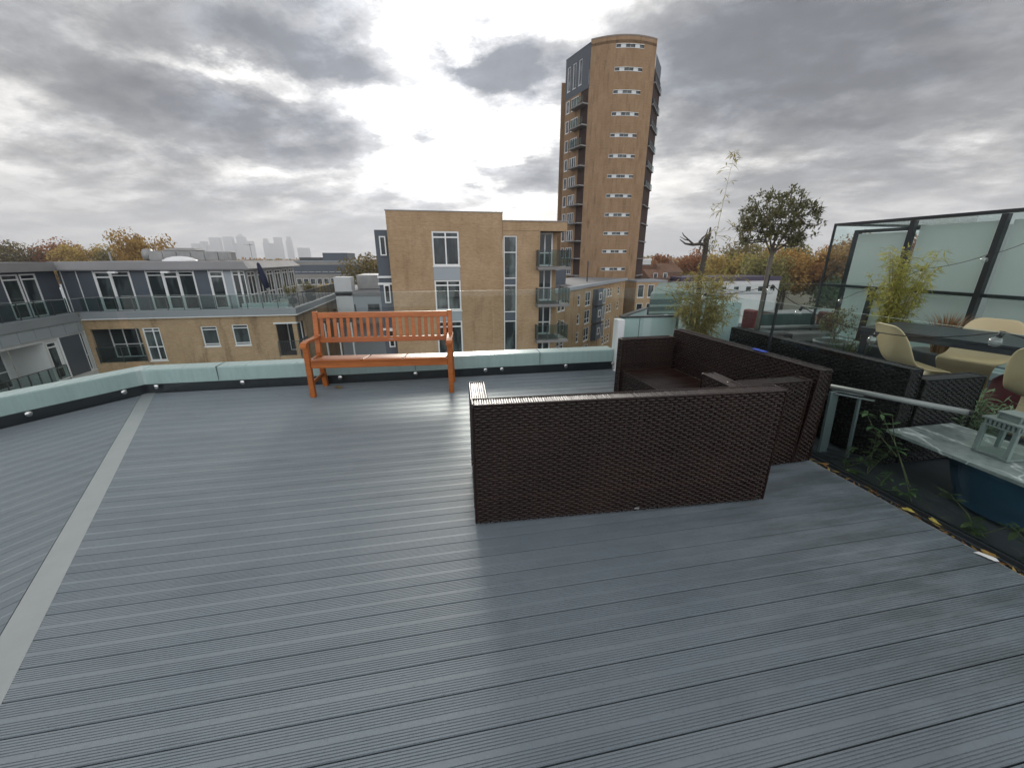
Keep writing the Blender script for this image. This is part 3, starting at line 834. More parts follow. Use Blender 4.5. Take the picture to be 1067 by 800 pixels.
bamboo('yellow green bamboo behind the wicker corner with one very tall wispy cane', (3.42, 4.62), 34, 1.08, .40, 34, 'bamboo', 3, tall=[(.22, .1, 2.5), (.30, -.12, 1.75), (.66, -.2, 1.45), (.1, .15, 1.6), (.42, .05, 1.35)], pot=.2, L=.095, z0=.25)
bamboo('bushy yellow green bamboo standing in front of the glazed pavilion', (6.35, 4.45), 30, 1.42, .36, 36, 'bamboo', 11, pot=.22, L=.10, z0=.25)

def branch_tree(name, label, cat, loc, trunk_h, tr, crown, leafm, seed, z0=.2, pot=.2, ntip=120, nleaf=34, L=.055, lobe=.085, low=-.75):
    """crown built by joining tip points to the nearest wood already grown"""
    r = random.Random(seed); t = thing(name, label, cat, (*loc, 0))
    tk = MB(); tk.smooth = True; pts = []; rad = []
    for k in range(8):
        f = k / 7; pts.append((.012 * math.sin(f * 5), .012 * math.sin(f * 3 + 1), z0 + (trunk_h - z0) * f)); rad.append(tr * (1.12 - .22 * f))
    tk.tube(pts, rad, 12); tk.build('trunk', M['bark'], t)
    top = Vector(pts[-1]); C = top + Vector((0, 0, crown[1] * .5))
    P = [top]; par = [-1]; sec = [-1]
    def join(q, steps, sc_=-1):
        best = min([i for i in range(len(P)) if sc_ < 0 and i == 0 or (sc_ >= 0 and sec[i] == sc_)], key=lambda i: (P[i] - q).length + .35 * (P[i] - top).length * (0 if i else 1) + (.12 if P[i].z > q.z + .02 else 0))
        a = P[best]; prev = best
        for k in range(1, steps + 1):
            f = k / steps; c = a.lerp(q, f) + rdir(r) * .022 * (f < 1) + Vector((0, 0, -.05 * (q - a).length * math.sin(math.pi * f)))
            P.append(c); par.append(prev); sec.append(cur[0]); prev = len(P) - 1
        return prev
    cur = [0]; az = []
    for k in range(7):
        a = 6.28 * (k + r.uniform(-.2, .2)) / 6; rr = crown[0] * r.uniform(.36, .46) * (k < 6); az.append(a); cur[0] = k
        join(C + Vector((rr * math.cos(a), rr * math.sin(a), crown[1] * r.uniform(-.22, .02))), 4)
    tips = []
    for k in range(ntip):
        d = rdir(r, low, 1); q = r.random() ** .38; tips.append(C + Vector((d.x * crown[0] * q, d.y * crown[0] * q, d.z * crown[1] * .5 * q)) * 1.0 + rdir(r) * .03)
    tips.sort(key=lambda q: (q - top).length)
    ends = []
    for q in tips:
        v = q - top
        if math.hypot(v.x, v.y) < crown[0] * .25: k = 6
        else: k = max(range(6), key=lambda i: math.cos(math.atan2(v.y, v.x) - az[i]))
        cur[0] = k; ends.append(join(q, 3, k))
    cnt = [0] * len(P)
    for e in ends:
        i = e
        while i >= 0: cnt[i] += 1; i = par[i]
    br = MB(); br.smooth = True
    R_ = lambda i: max(.0022, tr * .85 * (max(1, cnt[i]) / ntip) ** .42)
    for i in range(1, len(P)): br.tube([P[par[i]], P[i]], [R_(par[i]) if par[i] else R_(i) * 1.15, R_(i)], 6 if cnt[i] > 4 else 4, False)
    lm = MB()
    for e in ends:
        for k in range(r.randint(nleaf // 2, nleaf)):
            c = P[e] + rdir(r) * lobe * r.random() ** .5; strip_leaf(lm, c, (c - C).normalized() * .7 + rdir(r) + Vector((0, 0, .3)), L * r.uniform(.6, 1.2), L * .2, .3, r=r)
    br.build('branches', M['bark'], t); lm.build('foliage', M[leafm], t)
    if pot:
        m = MB(); m.smooth = True
        m.lathe((0, 0, 0), [(.001, 0), (pot * .8, 0), (pot, z0), (pot * 1.05, z0 + .01), (pot * 1.05, z0 + .04), (pot * .94, z0 + .04), (pot * .9, z0), (.001, z0 - .01)], 28)
        m.build('pot', M['greypot'], t)
    return t
branch_tree('standard_tree', 'small lollipop tree with bare grey trunk and round olive crown', 'tree', (5.24, 5.62), 1.54, .037, (.56, .98), 'olive', 5, z0=.28, pot=.26, ntip=190, nleaf=38, L=.066, lobe=.065, low=-.75)
branch_tree('potted_shrub', 'small dark shrub in a round grey pot beside the pavilion corner', 'shrub', (6.12, 5.02), .32, .016, (.26, .42), 'olive', 9, z0=.2, pot=.25, ntip=50, nleaf=22, L=.05, lobe=.06)
# lopped tree
def lopped():
    t = thing('lopped_tree', 'dead lopped tree stump with two bare bent limbs behind the bamboo', 'tree', (4.12, 5.72, .1))
    m = MB(); m.smooth = True; r = random.Random(4)
    m.tube([(0, 0, .1), (.01, 0, .6), (-.01, .01, 1.1), (.01, 0, 1.5), (0, .01, 1.66), (.02, 0, 1.74)], [.045, .042, .038, .037, .042, .022], 12); m.build('trunk', M['bark2'], t)
    b = MB(); b.smooth = True
    b.tube([(0, 0, 1.58), (-.10, 0, 1.60), (-.22, .01, 1.585), (-.34, .02, 1.60), (-.44, .02, 1.66)], [.028, .024, .019, .014, .006], 8)
    b.tube([(-.2, .01, 1.585), (-.30, .0, 1.65), (-.40, 0, 1.72), (-.43, 0, 1.76)], [.016, .012, .008, .004], 7)
    b.tube([(-.30, .0, 1.65), (-.36, 0, 1.655), (-.46, 0, 1.70)], [.011, .008, .003], 6)
    b.tube([(-.12, 0, 1.60), (-.08, .0, 1.68), (-.02, 0, 1.73), (.0, 0, 1.82)], [.018, .014, .010, .004], 7)
    b.tube([(0, 0, 1.62), (.04, 0, 1.74), (.035, 0, 1.84)], [.03, .022, .012], 7)
    b.build('limbs', M['bark2'], t)
    lm = MB()
    for k in range(90): strip_leaf(lm, Vector((0, 0, 1.6)) + rdir(r) * .11, rdir(r), .06, .012, r=r)
    lm.build('shoots', M['olive'], t)
lopped()
# dry ornamental grass + green clumps
def grass(name, label, cat, loc, n, h, spread, mat, seed, z0=0, w=.006, pot=0, curve=.5):
    r = random.Random(seed); t = thing(name, label, cat, (*loc, 0)); m = MB()
    for k in range(n):
        a = r.uniform(0, 6.28); q = r.uniform(0, .1); H = h * r.uniform(.5, 1.05); s = spread * r.uniform(.2, 1)
        p = [Vector((q * math.cos(a) + s * math.cos(a) * f ** 1.8, q * math.sin(a) + s * math.sin(a) * f ** 1.8, z0 + H * f - curve * H * f ** 3 * .4)) for f in (0, .35, .7, 1)]
        sd = Vector((-math.sin(a), math.cos(a), 0)) * w
        m.faces_idx([p[0] - sd, p[0] + sd, p[1] + sd, p[1] - sd, p[2] + sd * .7, p[2] - sd * .7, p[3]], [(0, 1, 2, 3), (3, 2, 4, 5), (5, 4, 6)])
    m.build('blades', M[mat], t)
    if pot:
        b = MB(); b.smooth = True; b.lathe((0, 0, 0), [(.001, 0), (pot * .8, 0), (pot, z0), (pot * 1.05, z0 + .02), (pot * .9, z0 + .02), (.001, z0 - .02)], 24); b.build('pot', M['greypot'], t)
    return t
grass('ornamental_grass', 'tan dry ornamental grass between the table and the pavilion glass', 'grass plant', (6.6, 3.95), 420, .66, .34, 'straw', 21, z0=.28, pot=.28, w=.004)
def shrub(name, label, cat, loc, n, rad, h, mat, seed, z0=0.0, L=.06, pot=0, stemcol='gstem'):
    r = random.Random(seed); t = thing(name, label, cat, (*loc, 0)); st = MB(); st.smooth = True; lm = MB()
    for k in range(n):
        a = r.uniform(0, 6.28); q = rad * math.sqrt(r.random()); H = h * r.uniform(.5, 1)
        pts = [Vector((.3 * q * math.cos(a), .3 * q * math.sin(a), z0)), Vector((.7 * q * math.cos(a), .7 * q * math.sin(a), z0 + H * .5)), Vector((q * math.cos(a), q * math.sin(a), z0 + H))]
        st.tube(pts, [.004, .003, .0015], 4, False)
        for j in range(16):
            f = r.uniform(.2, 1); p = pts[0].lerp(pts[1], f * 2) if f < .5 else pts[1].lerp(pts[2], f * 2 - 1)
            strip_leaf(lm, p, rdir(r, -.1, .9), L * r.uniform(.6, 1.2), L * .1, r=r)
    st.build('stems', M[stemcol], t); lm.build('leaves', M[mat], t)
    if pot:
        b = MB(); b.smooth = True; b.lathe((0, 0, 0), [(.001, 0), (pot * .8, 0), (pot, z0), (pot * 1.05, z0 + .02), (pot * .9, z0 + .02), (.001, z0 - .02)], 24); b.build('pot', M['greypot'], t)
shrub('feathery_plant', 'pale green feathery plant behind the lantern and marble slab', 'plant', (4.0, 2.12), 80, .27, .36, 'feather', 31, z0=.16, L=.075, pot=.19)
shrub('low_shrub', 'low green leafy shrub under the end of the charcoal table', 'shrub', (5.75, 4.5), 30, .3, .34, 'weed', 33, z0=.12, L=.07, pot=.2)
# weeds along the deck edge
def weed(label, base, pts, nleaf, L, seed, mat='weed'):
    r = random.Random(seed); t = thing('weed', label, 'weed', (*base, -.01), 0, 'weeds along the deck edge')
    st = MB(); st.smooth = True; lm = MB()
    for line in pts:
        line = [Vector(p) for p in line]; n = len(line)
        st.tube(line, [.0035 * (1 - .6 * i / n) for i in range(n)], 5, False)
        for j in range(nleaf):
            f = r.uniform(.15, 1) * (n - 1); i = min(n - 2, int(f)); p = line[i].lerp(line[i + 1], f - i)
            for q in range(r.randint(2, 4)): 
                d = rdir(r, -.2, .6); l = L * r.uniform(.6, 1.15)
                side = d.cross(Vector((0, 0, 1))).normalized() * l * .17
                a = p; b1 = p + d * l * .35; b2 = p + d * l * .7 - Vector((0, 0, .05 * l)); e = p + d * l - Vector((0, 0, .2 * l))
                lm.faces_idx([a, b1 - side, b1 + side, b2 - side * .8, b2 + side * .8, e], [(0, 1, 2), (1, 3, 4, 2), (3, 5, 4)])
    st.build('stems', M['gstem'], t); lm.build('leaves', M[mat], t)
weed('tall straggly weed leaning over the corner of the marble slab', (2.92, 1.62), [[(0, 0, 0), (.0, .08, .15), (.02, .2, .32), (.0, .34, .52)], [(0, .04, .1), (.03, .22, .34), (.06, .3, .5)], [(.0, .16, .26), (-.02, .34, .40), (.0, .42, .48)]], 4, .07, 1)
weed('leafy weed in the gap just in front of the blue pot', (2.96, 1.32), [[(0, 0, 0), (.02, .08, .08), (.0, .18, .16)], [(0, 0, 0), (.05, -.06, .09), (.08, -.14, .13)], [(0, 0, 0), (-.04, .05, .05)]], 6, .075, 2)
weed('sprawling weed at the lower corner beside the end of the deck', (2.95, 1.0), [[(0, 0, 0), (.06, .05, .08), (.14, .1, .13)], [(0, 0, 0), (-.02, .1, .08), (.02, .2, .12)], [(0, 0, 0), (.05, -.1, .08), (.1, -.2, .1)]], 7, .085, 3)
weed('small dark weed clump at the foot of the metal frame', (2.93, 2.08), [[(0, 0, 0), (.04, .03, .08), (.1, .05, .14)], [(0, 0, 0), (.06, -.08, .1), (.12, -.1, .24)], [(0, 0, 0), (-.02, -.12, .04)]], 6, .06, 4)
weed('trailing weed between the metal frame and the blue pot', (2.9, 1.82), [[(0, 0, 0), (.05, .0, .06), (.12, .02, .1)], [(0, 0, 0), (.0, -.12, .05), (.02, -.22, .06)]], 6, .055, 5)
weed('upright weed with narrow leaves left of the tall weed', (3.02, 1.98), [[(0, 0, 0), (.02, .02, .15), (.05, .05, .30)], [(0, 0, 0), (.05, -.02, .12), (.1, -.03, .2)]], 6, .06, 6)
leaf((2.81, 1.44, .005), .035, .4, 'bright yellow dead leaf on the deck edge by the blue pot')
leaf((2.80, 2.12, .005), .032, 1.4, 'brown curled leaf at the sofa end of the deck edge')
leaf((2.785, 1.18, .0), .03, 2.2, 'small dry brown leaf beside the white shard')
leaf((2.79, 1.56, .002), .03, 2.9, 'narrow green yellow leaf on the deck edge left of the yellow one')
leaf((2.785, .97, .002), .04, 3.9, 'pale dry leaf at the lower right end of the deck edge')
m = MB(); m.smooth = True
m.faces_idx([(-.045, -.006, .0), (-.03, .014, .006), (.03, .016, .008), (.045, .0, .004), (.03, -.014, .004), (-.02, -.015, .006), (0, 0, .014)], [(0, 1, 6), (1, 2, 6), (2, 3, 6), (3, 4, 6), (4, 5, 6), (5, 0, 6)])
x = m.build('white_shard', M['white']); x.location = (2.755, 1.17, .003); x.rotation_euler = (0, 0, R(-68)); tag(x, 'white plastic shard lying on the deck edge', 'shard')

def litter():
    r = random.Random(8); m = MB()
    for k in range(170):
        x, y = r.uniform(2.772, 2.842), r.uniform(.5, 2.25); z = -.028 if x > 2.776 else .0
        L = r.uniform(.008, .03); a = r.uniform(0, 6.28); d = Vector((math.cos(a), math.sin(a), r.uniform(-.1, .5))) * L; sd = Vector((-math.sin(a), math.cos(a), r.uniform(-.3, .3))) * L * .35
        p = Vector((x, y, z + r.uniform(.002, .02))); m.cur = r.choice((0, 0, 1, 2)); m.faces_idx([p - d, p + sd, p + d, p - sd], [(0, 1, 2), (0, 2, 3)])
    o = m.build('leaf_litter', [M['dead'], M['rust'], M['soil']]); tag(o, 'dry leaf litter lying in the gap along the deck edge', 'leaf litter', kind='stuff')
litter()
# ------------------------------------------------------------------ charcoal table and cream chairs
def table():
    ang = math.atan2(-.97, .25); t = thing('dining_table', 'long charcoal slatted garden table on the neighbouring terrace', 'table', (4.72, 3.62, 0), ang)
    # local x runs along the near edge, local y = +X side (away)
    L, W, H = 2.3, .92, .745
    def top(m):
        n = 9
        for k in range(n): m.box(.0, L, W * k / n + .004, W * (k + 1) / n - .004, H - .022, H)
    part(top, 'tabletop', M['table'], t, False, .002)
    part(lambda m: (m.box(.02, L - .02, .02, .045, H - .085, H - .0225), m.box(.02, L - .02, W - .045, W - .02, H - .085, H - .0225), m.box(.02, .045, .046, W - .046, H - .085, H - .0225), m.box(L - .045, L - .02, .046, W - .046, H - .085, H - .0225)), 'apron', M['table'], t, False, .002)
    for x in (.03, L - .10):
        for y in (.03, W - .10):
            def leg(m): m.hexa([(x + .005, y + .005, 0), (x + .055, y + .005, 0), (x + .055, y + .055, 0), (x + .005, y + .055, 0), (x, y, H - .0228), (x + .07, y, H - .0228), (x + .07, y + .07, H - .0228), (x, y + .07, H - .0228)])
            part(leg, 'leg', M['table'], t, False, .003)
    return t
tb = table(); tb.scale = (1, 1, 1)
def chair_mesh():
    # side profile (y forward, z), half width, how far the edges curl forward/up
    prof = [(-.265, .845, .10, .0), (-.262, .838, .155, .0), (-.25, .80, .205, .02), (-.225, .70, .24, .05), (-.195, .60, .25, .065), (-.155, .50, .25, .07), (-.09, .425, .25, .06), (.0, .395, .25, .045),
            (.10, .395, .25, .03), (.20, .41, .245, .012), (.262, .415, .235, .0), (.29, .39, .23, .0), (.275, .34, .22, .0), (.21, .27, .205, .02), (.12, .19, .19, .035), (.06, .11, .185, .035), (.075, .045, .20, .02), (.16, .012, .225, .0), (.285, .004, .235, .0)]
    n = 13; vs = []; 
    for i, (y, z, w, c) in enumerate(prof):
        a = prof[max(0, i - 1)]; b = prof[min(len(prof) - 1, i + 1)]
        ty, tz = b[0] - a[0], b[1] - a[1]; l = math.hypot(ty, tz); ny, nz = -tz / l, ty / l      # normal of the profile
        if i <= 9: ny, nz = abs(ny), abs(nz)
        for k in range(n):
            s = -1 + 2 * k / (n - 1); e = abs(s) ** 2.2 * c
            vs.append(Vector((w * s, y + ny * e, z + nz * e)))
    fs = [(i * n + k, i * n + k + 1, (i + 1) * n + k + 1, (i + 1) * n + k) for i in range(len(prof) - 1) for k in range(n - 1)]
    me = bpy.data.meshes.new('chair'); me.from_pydata(vs, [], fs); me.materials.append(M['cream'])
    for p in me.polygons: p.use_smooth = True
    return me
CH = chair_mesh()
def chair(loc, rz, label):
    o = bpy.data.objects.new('cantilever_chair', CH); COL.objects.link(o); o.location = (*loc, 0); o.rotation_euler = (0, 0, rz)
    tag(o, label, 'chair', 'cream chairs around the charcoal table')
    md = o.modifiers.new('thickness', 'SOLIDIFY'); md.thickness = .014; md.offset = 0
    sd = o.modifiers.new('smooth', 'SUBSURF'); sd.levels = 1; sd.render_levels = 2
chair((4.80, 3.14), R(-90 - 22), 'cream one piece chair at the near left end of the table')
chair((5.93, 3.22), R(90 + 14), 'cream one piece chair facing us from the far side of the table')
chair((4.74, 2.06), R(-90 + 10), 'cream one piece chair at the right picture edge')
m = MB(); m.smooth = True
m.lathe((0, 0, 0), [(.001, 0), (.22, 0), (.25, .04), (.26, .2), (.25, .38), (.21, .43), (.001, .44)], 28)
x = m.build('pouffe', M['maroon']); x.location = (5.35, 2.45, 0); tag(x, 'maroon padded pouffe under the charcoal table', 'pouffe')

# ------------------------------------------------------------------ rear glass, dark green seat with maroon ends
glass_panel('rear_glass', (2.9, 5.33), (6.95, 5.33), .45, 4.0, .05, 1.105, M['glass'], 'clear glass screen along the back of the neighbouring terrace', 'rear glass')
def rear_post(m): m.box(5.03, 5.045, 5.355, 5.37, 0, 1.25)
x = part(rear_post, 'thin_post', M['dmetal'], None); tag(x, 'thin black post behind the lollipop tree trunk', 'post')
os_ = thing('outdoor_sofa', 'dark green outdoor sofa with maroon ends behind the lollipop tree', 'sofa', (6.55, 6.4, 0))
part(lambda m: m.hexa([(5.95, 6.45, .1), (7.25, 6.35, .1), (7.25, 6.43, .1), (5.95, 6.53, .1), (5.95, 6.53, .46), (7.25, 6.43, .46), (7.25, 6.5, .46), (5.95, 6.6, .46)]), 'backrest', M['teal'], os_, bevel=.02)
part(lambda m: m.hexa([(5.9, 6.0, .02), (7.3, 5.9, .02), (7.3, 6.3, .02), (5.9, 6.4, .02), (5.9, 6.0, .17), (7.3, 5.9, .17), (7.3, 6.3, .17), (5.9, 6.4, .17)]), 'seat', M['slab'], os_, bevel=.02)
def tb_(m): m.smooth = True; m.tube([(5.9, 6.32, .24), (7.3, 6.22, .24)], .035, 12)
part(tb_, 'bolster', M['zinc'], os_)
part(lambda m: m.box(5.76, 5.89, 6.3, 6.6, .0, .56), 'end_panel', M['redmetal'], os_, bevel=.03)
part(lambda m: m.box(7.31, 7.42, 6.1, 6.45, .0, .5), 'end_panel', M['redmetal'], os_, bevel=.03)
# pale deckchair-like planter left of it
pl = thing('planter_box', 'pale aqua planter box standing behind the bamboo', 'planter', (5.0, 6.4, 0))
part(lambda m: (m.box(4.55, 5.45, 6.3, 6.36, 0, .72), m.box(4.55, 4.61, 6.365, 6.8, 0, .72), m.box(5.39, 5.45, 6.365, 6.8, 0, .72), m.box(4.62, 5.38, 6.74, 6.8, 0, .72)), 'box', M['ppanel'], pl, bevel=.005)
part(lambda m: m.box(4.62, 5.38, 6.366, 6.735, .5, .62), 'soil', M['soil'], pl)

# ------------------------------------------------------------------ glazed pavilion
pv = thing('glass_pavilion', 'glazed roof pavilion with dark metal frame and pale roller blinds', 'pavilion', (7, 5, 0))
PP, PQ = (7.0, 6.25), (7.0, -1.2)    # front face looking towards -X (outside on the right hand of P->Q would be -X)
def pwb(m, s0, s1, z0, z1, o0, o1): m.wbox(PP, PQ, s0, s1, z0, z1, o0, o1)
H = 2.07
muls = [0, 1.22, 2.22, 3.22, 4.22, 5.22, 6.22, 7.2]
part(lambda m: [pwb(m, s - .032, s + .032, .12, H - .05, -.07, .0) for s in muls[1:]], 'mullion', M['dmetal'], pv)
part(lambda m: (pwb(m, -.01, .02, .10, H, -.03, .0), pwb(m, .022, 7.4, H - .04, H, -.13, .006)), 'frame_edge', M['dmetal'], pv)
part(lambda m: pwb(m, .04, 7.4, 1.0, 1.045, -.075, -.02), 'transom', M['dmetal'], pv)
part(lambda m: (pwb(m, .2, .28, .12, H - .12, -.3, -.22), pwb(m, .285, 1.18, H - .17, H - .12, -.3, -.22)), 'inner_frame', M['dmetal'], pv)
part(lambda m: pwb(m, .80, .87, .12, .99, -.15, -.09), 'inner_post', M['dmetal'], pv)
part(lambda m: pwb(m, -.05, 7.4, -.01, .10, -.25, .06), 'kerb', M['ppanel'], pv, bevel=.01)
for k in range(len(muls) - 1):
    a, b = muls[k], muls[k + 1]
    part(lambda m: pwb(m, a + (.05 if k else .025), b - .05, .105, H - .045, -.016, -.004), 'pane', M['tglass'], pv)
    if k: part(lambda m: pwb(m, a + .04, b - .034, .98, H - .12, -.125, -.118), 'blind', M['blind'], pv)
    else: part(lambda m: pwb(m, a + .34, b - .034, .98, H - .19, -.165, -.158), 'blind', M['blind'], pv)
    part(lambda m: pwb(m, a + (.34 if not k else .04), b - .034, .14, .972, -.185, -.175), 'lower_blind', M['blind'], pv)
part(lambda m: m.wbox((10.2, 6.25), (7.02, 6.25), .0, 3.15, .10, H - .04, -.016, -.004), 'side_pane', M['tglass'], pv)
part(lambda m: m.wbox((10.2, 6.25), (7.02, 6.25), .0, 3.12, H - .04, H, -.06, .0), 'side_frame', M['dmetal'], pv)
part(lambda m: m.box(7.14, 10.2, -1.2, 6.18, H - .03, H + .0), 'roof', M['tglass'], pv)
part(lambda m: (m.box(10.21, 10.3, -1.2, 6.25, 0, H),), 'rear_wall', M['offwhite'], pv)

# ------------------------------------------------------------------ string lights
def strand(label, pts, bulbs, seed, br=.03):
    r = random.Random(seed); t = thing('string_light', label, 'string lights', pts[0], 0, 'festoon string lights')
    m = MB(); m.smooth = True; P = []
    for a, b in zip(pts, pts[1:]):
        a = Vector(a); b = Vector(b); sag = .05 * (b - a).length
        for k in range(8):
            f = k / 8; P.append(a.lerp(b, f) - Vector((0, 0, sag * 4 * f * (1 - f))))
    P.append(Vector(pts[-1])); m.tube(P, .0035, 5); m.build('cable', M['cable'], t, 0, True)
    for b in bulbs:
        b = Vector(b); s = MB(); s.smooth = True
        d = Vector((-.35, .1, -1)).normalized(); s.tube([b, b + d * .035], [.013, .011], 10); so = s.build('lamp_holder', M['cable'], t, 0, True)
        s = MB(); s.smooth = True; s.ball(b + d * (.03 + br), br, 14, 9); s.build('bulb', M['bulb'], t, 0, True)
strand('festoon cable with clear round bulbs strung along the glass divider', [(2.9, 4.9, 1.1), (2.9, 3.03, 1.27), (2.9, 2.7, 1.12), (2.9, 2.1, 1.02), (2.9, 1.51, 1.13), (2.9, .6, 1.1)],
       [(2.9, 3.9, 1.13), (2.9, 3.03, 1.27), (2.9, 2.7, 1.12), (2.9, 2.1, 1.02), (2.9, 1.51, 1.13)], 1, .027)
strand('festoon cable with clear bulbs rising along the pavilion front', [(6.3, 5.4, .80), (6.3, 5.0, .99), (6.3, 4.25, 1.36), (6.3, 3.65, 1.53), (6.3, 3.35, 1.67), (6.3, 2.2, 1.95)],
       [(6.3, 5.2, .90), (6.3, 4.25, 1.36), (6.3, 3.65, 1.53)], 2, .032)

# ================================================================== THE TOWN
def ground():
    m = MB(); m.face([(-3300, -90, GZ), (3300, -90, GZ), (3300, 5500, GZ), (-3300, 5500, GZ)])
    x = m.build('ground', M['ground']); tag(x, kind='structure')
    m = MB(); m.face([(-9.5, 8, GZ + .006), (-4, 8, GZ + .006), (-4, 300, GZ + .006), (-9.5, 300, GZ + .006)])
    m.face([(30, 20, GZ + .006), (36, 20, GZ + .006), (90, 160, GZ + .006), (84, 160, GZ + .006)])
    x = m.build('road', M['road']); tag(x, kind='structure')
    m = MB()
    for k in range(40): m.face([(-6.8, 10 + k * 6, GZ + .012), (-6.68, 10 + k * 6, GZ + .012), (-6.68, 12 + k * 6, GZ + .012), (-6.8, 12 + k * 6, GZ + .012)])
    x = m.build('road_marking', M['paint']); tag(x, kind='structure')
    m = MB(); m.box(-12, -9.6, 8, 300, GZ, GZ + .12); m.box(-3.9, -2.9, 8, 24, GZ, GZ + .12)
    x = m.build('pavement', M['concrete']); tag(x, kind='structure')
    m = MB(); m.face([(40, 38, GZ + .01), (110, 38, GZ + .01), (110, 78, GZ + .01), (40, 78, GZ + .01)])
    x = m.build('paved_yard', M['yard']); tag(x, kind='structure')
ground()

# ------------------------------------------------------------------ left apartment block
lb = thing('apartment_block', 'buff brick apartment block at left with grey glazed top floor and roof terrace', 'apartment block', (-17.5, 36, GZ))
FP, FQ = (-24.2, 31.5), (-10.65, 31.5)       # main front (faces us)
S = lambda x: x + 24.2
holes = []
def win_main(x0, x1, z0, z1): holes.append((S(x0), S(x1), z0, z1)); return (S(x0), S(x1), z0, z1)
wA = win_main(-17.10, -16.05, -4.72, -3.25); wB = win_main(-15.06, -13.98, -4.72, -3.18); wC = win_main(-20.78, -19.70, -5.62, -3.24)
rec = (S(-12.1), S(-10.65), -5.62, -3.2); holes.append(rec)
rl = (S(-23.9), S(-20.95), -5.62, -3.25); holes.append(rl)
lower = [(S(x), S(x) + 1.1, z, z + 1.45) for z in (-7.6, -10.6, -13.6) for x in (-20.8, -17.1, -15.06)]
holes += lower
def lbw(m):
    m.wall(FP, FQ, 0, 13.55, GZ, -2.5, holes, .14)
    SP, SQ = (-10.65, 31.5), (-10.65, 47.0)
    m.wall(SP, SQ, 0, 15.5, GZ, -2.5, [(.0, 1.9, -5.62, -3.2), (4, 5.2, -5.2, -3.6), (7.5, 8.7, -5.2, -3.6), (11, 12.2, -5.2, -3.6)], .3)
    m.wall((-10.65, 47), (-24.2, 47), 0, 13.55, GZ, -2.5)
part(lbw, 'wall', M['buff'], lb)
for w in (wA, wB): window(lb, FP, FQ, *w, rows=(.12, .84), fw=.07)
window(lb, FP, FQ, *wC, cols=(.58,), rows=(.42, .9), fw=.08)
for w in lower: window(lb, FP, FQ, *w, rows=(.8,))
for s in (4, 7.5, 11): window(lb, (-10.65, 31.5), (-10.65, 47), s, s + 1.2, -5.2, -3.6, cols=(.5,), inset=.25)
# corner balcony recess
def rb(m):
    m.box(-12.1, -10.8, 33.35, 33.4, -5.62, -3.2); m.box(-12.15, -12.1, 31.65, 33.35, -5.62, -3.2); m.box(-12.1, -10.66, 31.52, 33.4, -5.75, -5.62)
part(rb, 'recess_lining', M['purple'], lb)
window(lb, (-12.05, 33.35), (-10.8, 33.35), .1, 1.15, -5.6, -3.35, cols=(.5,), inset=-.02)
balustrade(lb, FP, FQ, S(-12.15), S(-10.62), -5.7, 1.15, 1.5, bars=True)
balustrade(lb, (-10.65, 31.5), (-10.65, 47), 0, 1.9, -5.7, 1.15, 1.9, bars=True)
part(lambda m: m.wbox(FP, FQ, S(-12.2), S(-10.55), -3.2, -3.1, -.1, .1), 'lintel', M['white'], lb)
# left recess beside the wing
def rl_(m):
    m.box(-23.94, -23.9, 31.65, 32.9, -5.62, -3.25); m.box(-23.9, -20.95, 32.9, 32.95, -5.62, -3.25); m.box(-20.99, -20.951, 31.65, 32.9, -5.62, -3.25); m.box(-23.9, -20.95, 31.53, 32.9, -5.75, -5.62); m.box(-23.9, -20.95, 31.65, 32.9, -3.25, -3.2)
part(rl_, 'recess_lining', M['rail'], lb)
balustrade(lb, FP, FQ, S(-23.9), S(-20.95), -5.7, 1.15, 1.2)
window(lb, (-23.85, 32.9), (-21.05, 32.9), .1, 2.7, -5.55, -3.4, cols=(.33, .66), rows=(.45,), inset=-.02)
window(lb, (-21.02, 31.7), (-21.02, 32.9), .1, 1.1, -5.55, -3.4, inset=-.02)
# terrace edge and floor
def fas(m):
    m.box(-24.0, -10.45, 31.28, 31.72, -2.5, -2.03); m.box(-10.67, -10.43, 31.73, 47.2, -2.5, -2.03)
part(fas, 'terrace_fascia', M['gfascia'], lb, bevel=.01)
part(lambda m: (m.wbox(FP, FQ, .2, 13.8, -2.56, -2.505, 0, .26), m.wbox((-10.65, 31.5), (-10.65, 47), .0, 15.6, -2.56, -2.505, .0, .26)), 'drip_edge', M['white'], lb)
part(lambda m: m.box(-25.8, -10.68, 31.73, 47, -2.45, -2.2), 'terrace_floor', M['concrete'], lb)
balustrade(lb, (-23.9, 31.5), (-10.6, 31.5), 0, 13.25, -2.03, .92, 1.05)
balustrade(lb, (-10.6, 31.6), (-10.6, 47), 0, 15.4, -2.03, .95, 1.1, bars=True)
# top floor
TP, TQ = (-25.8, 33.0), (-14.1, 33.0)
T = lambda x: x + 25.8
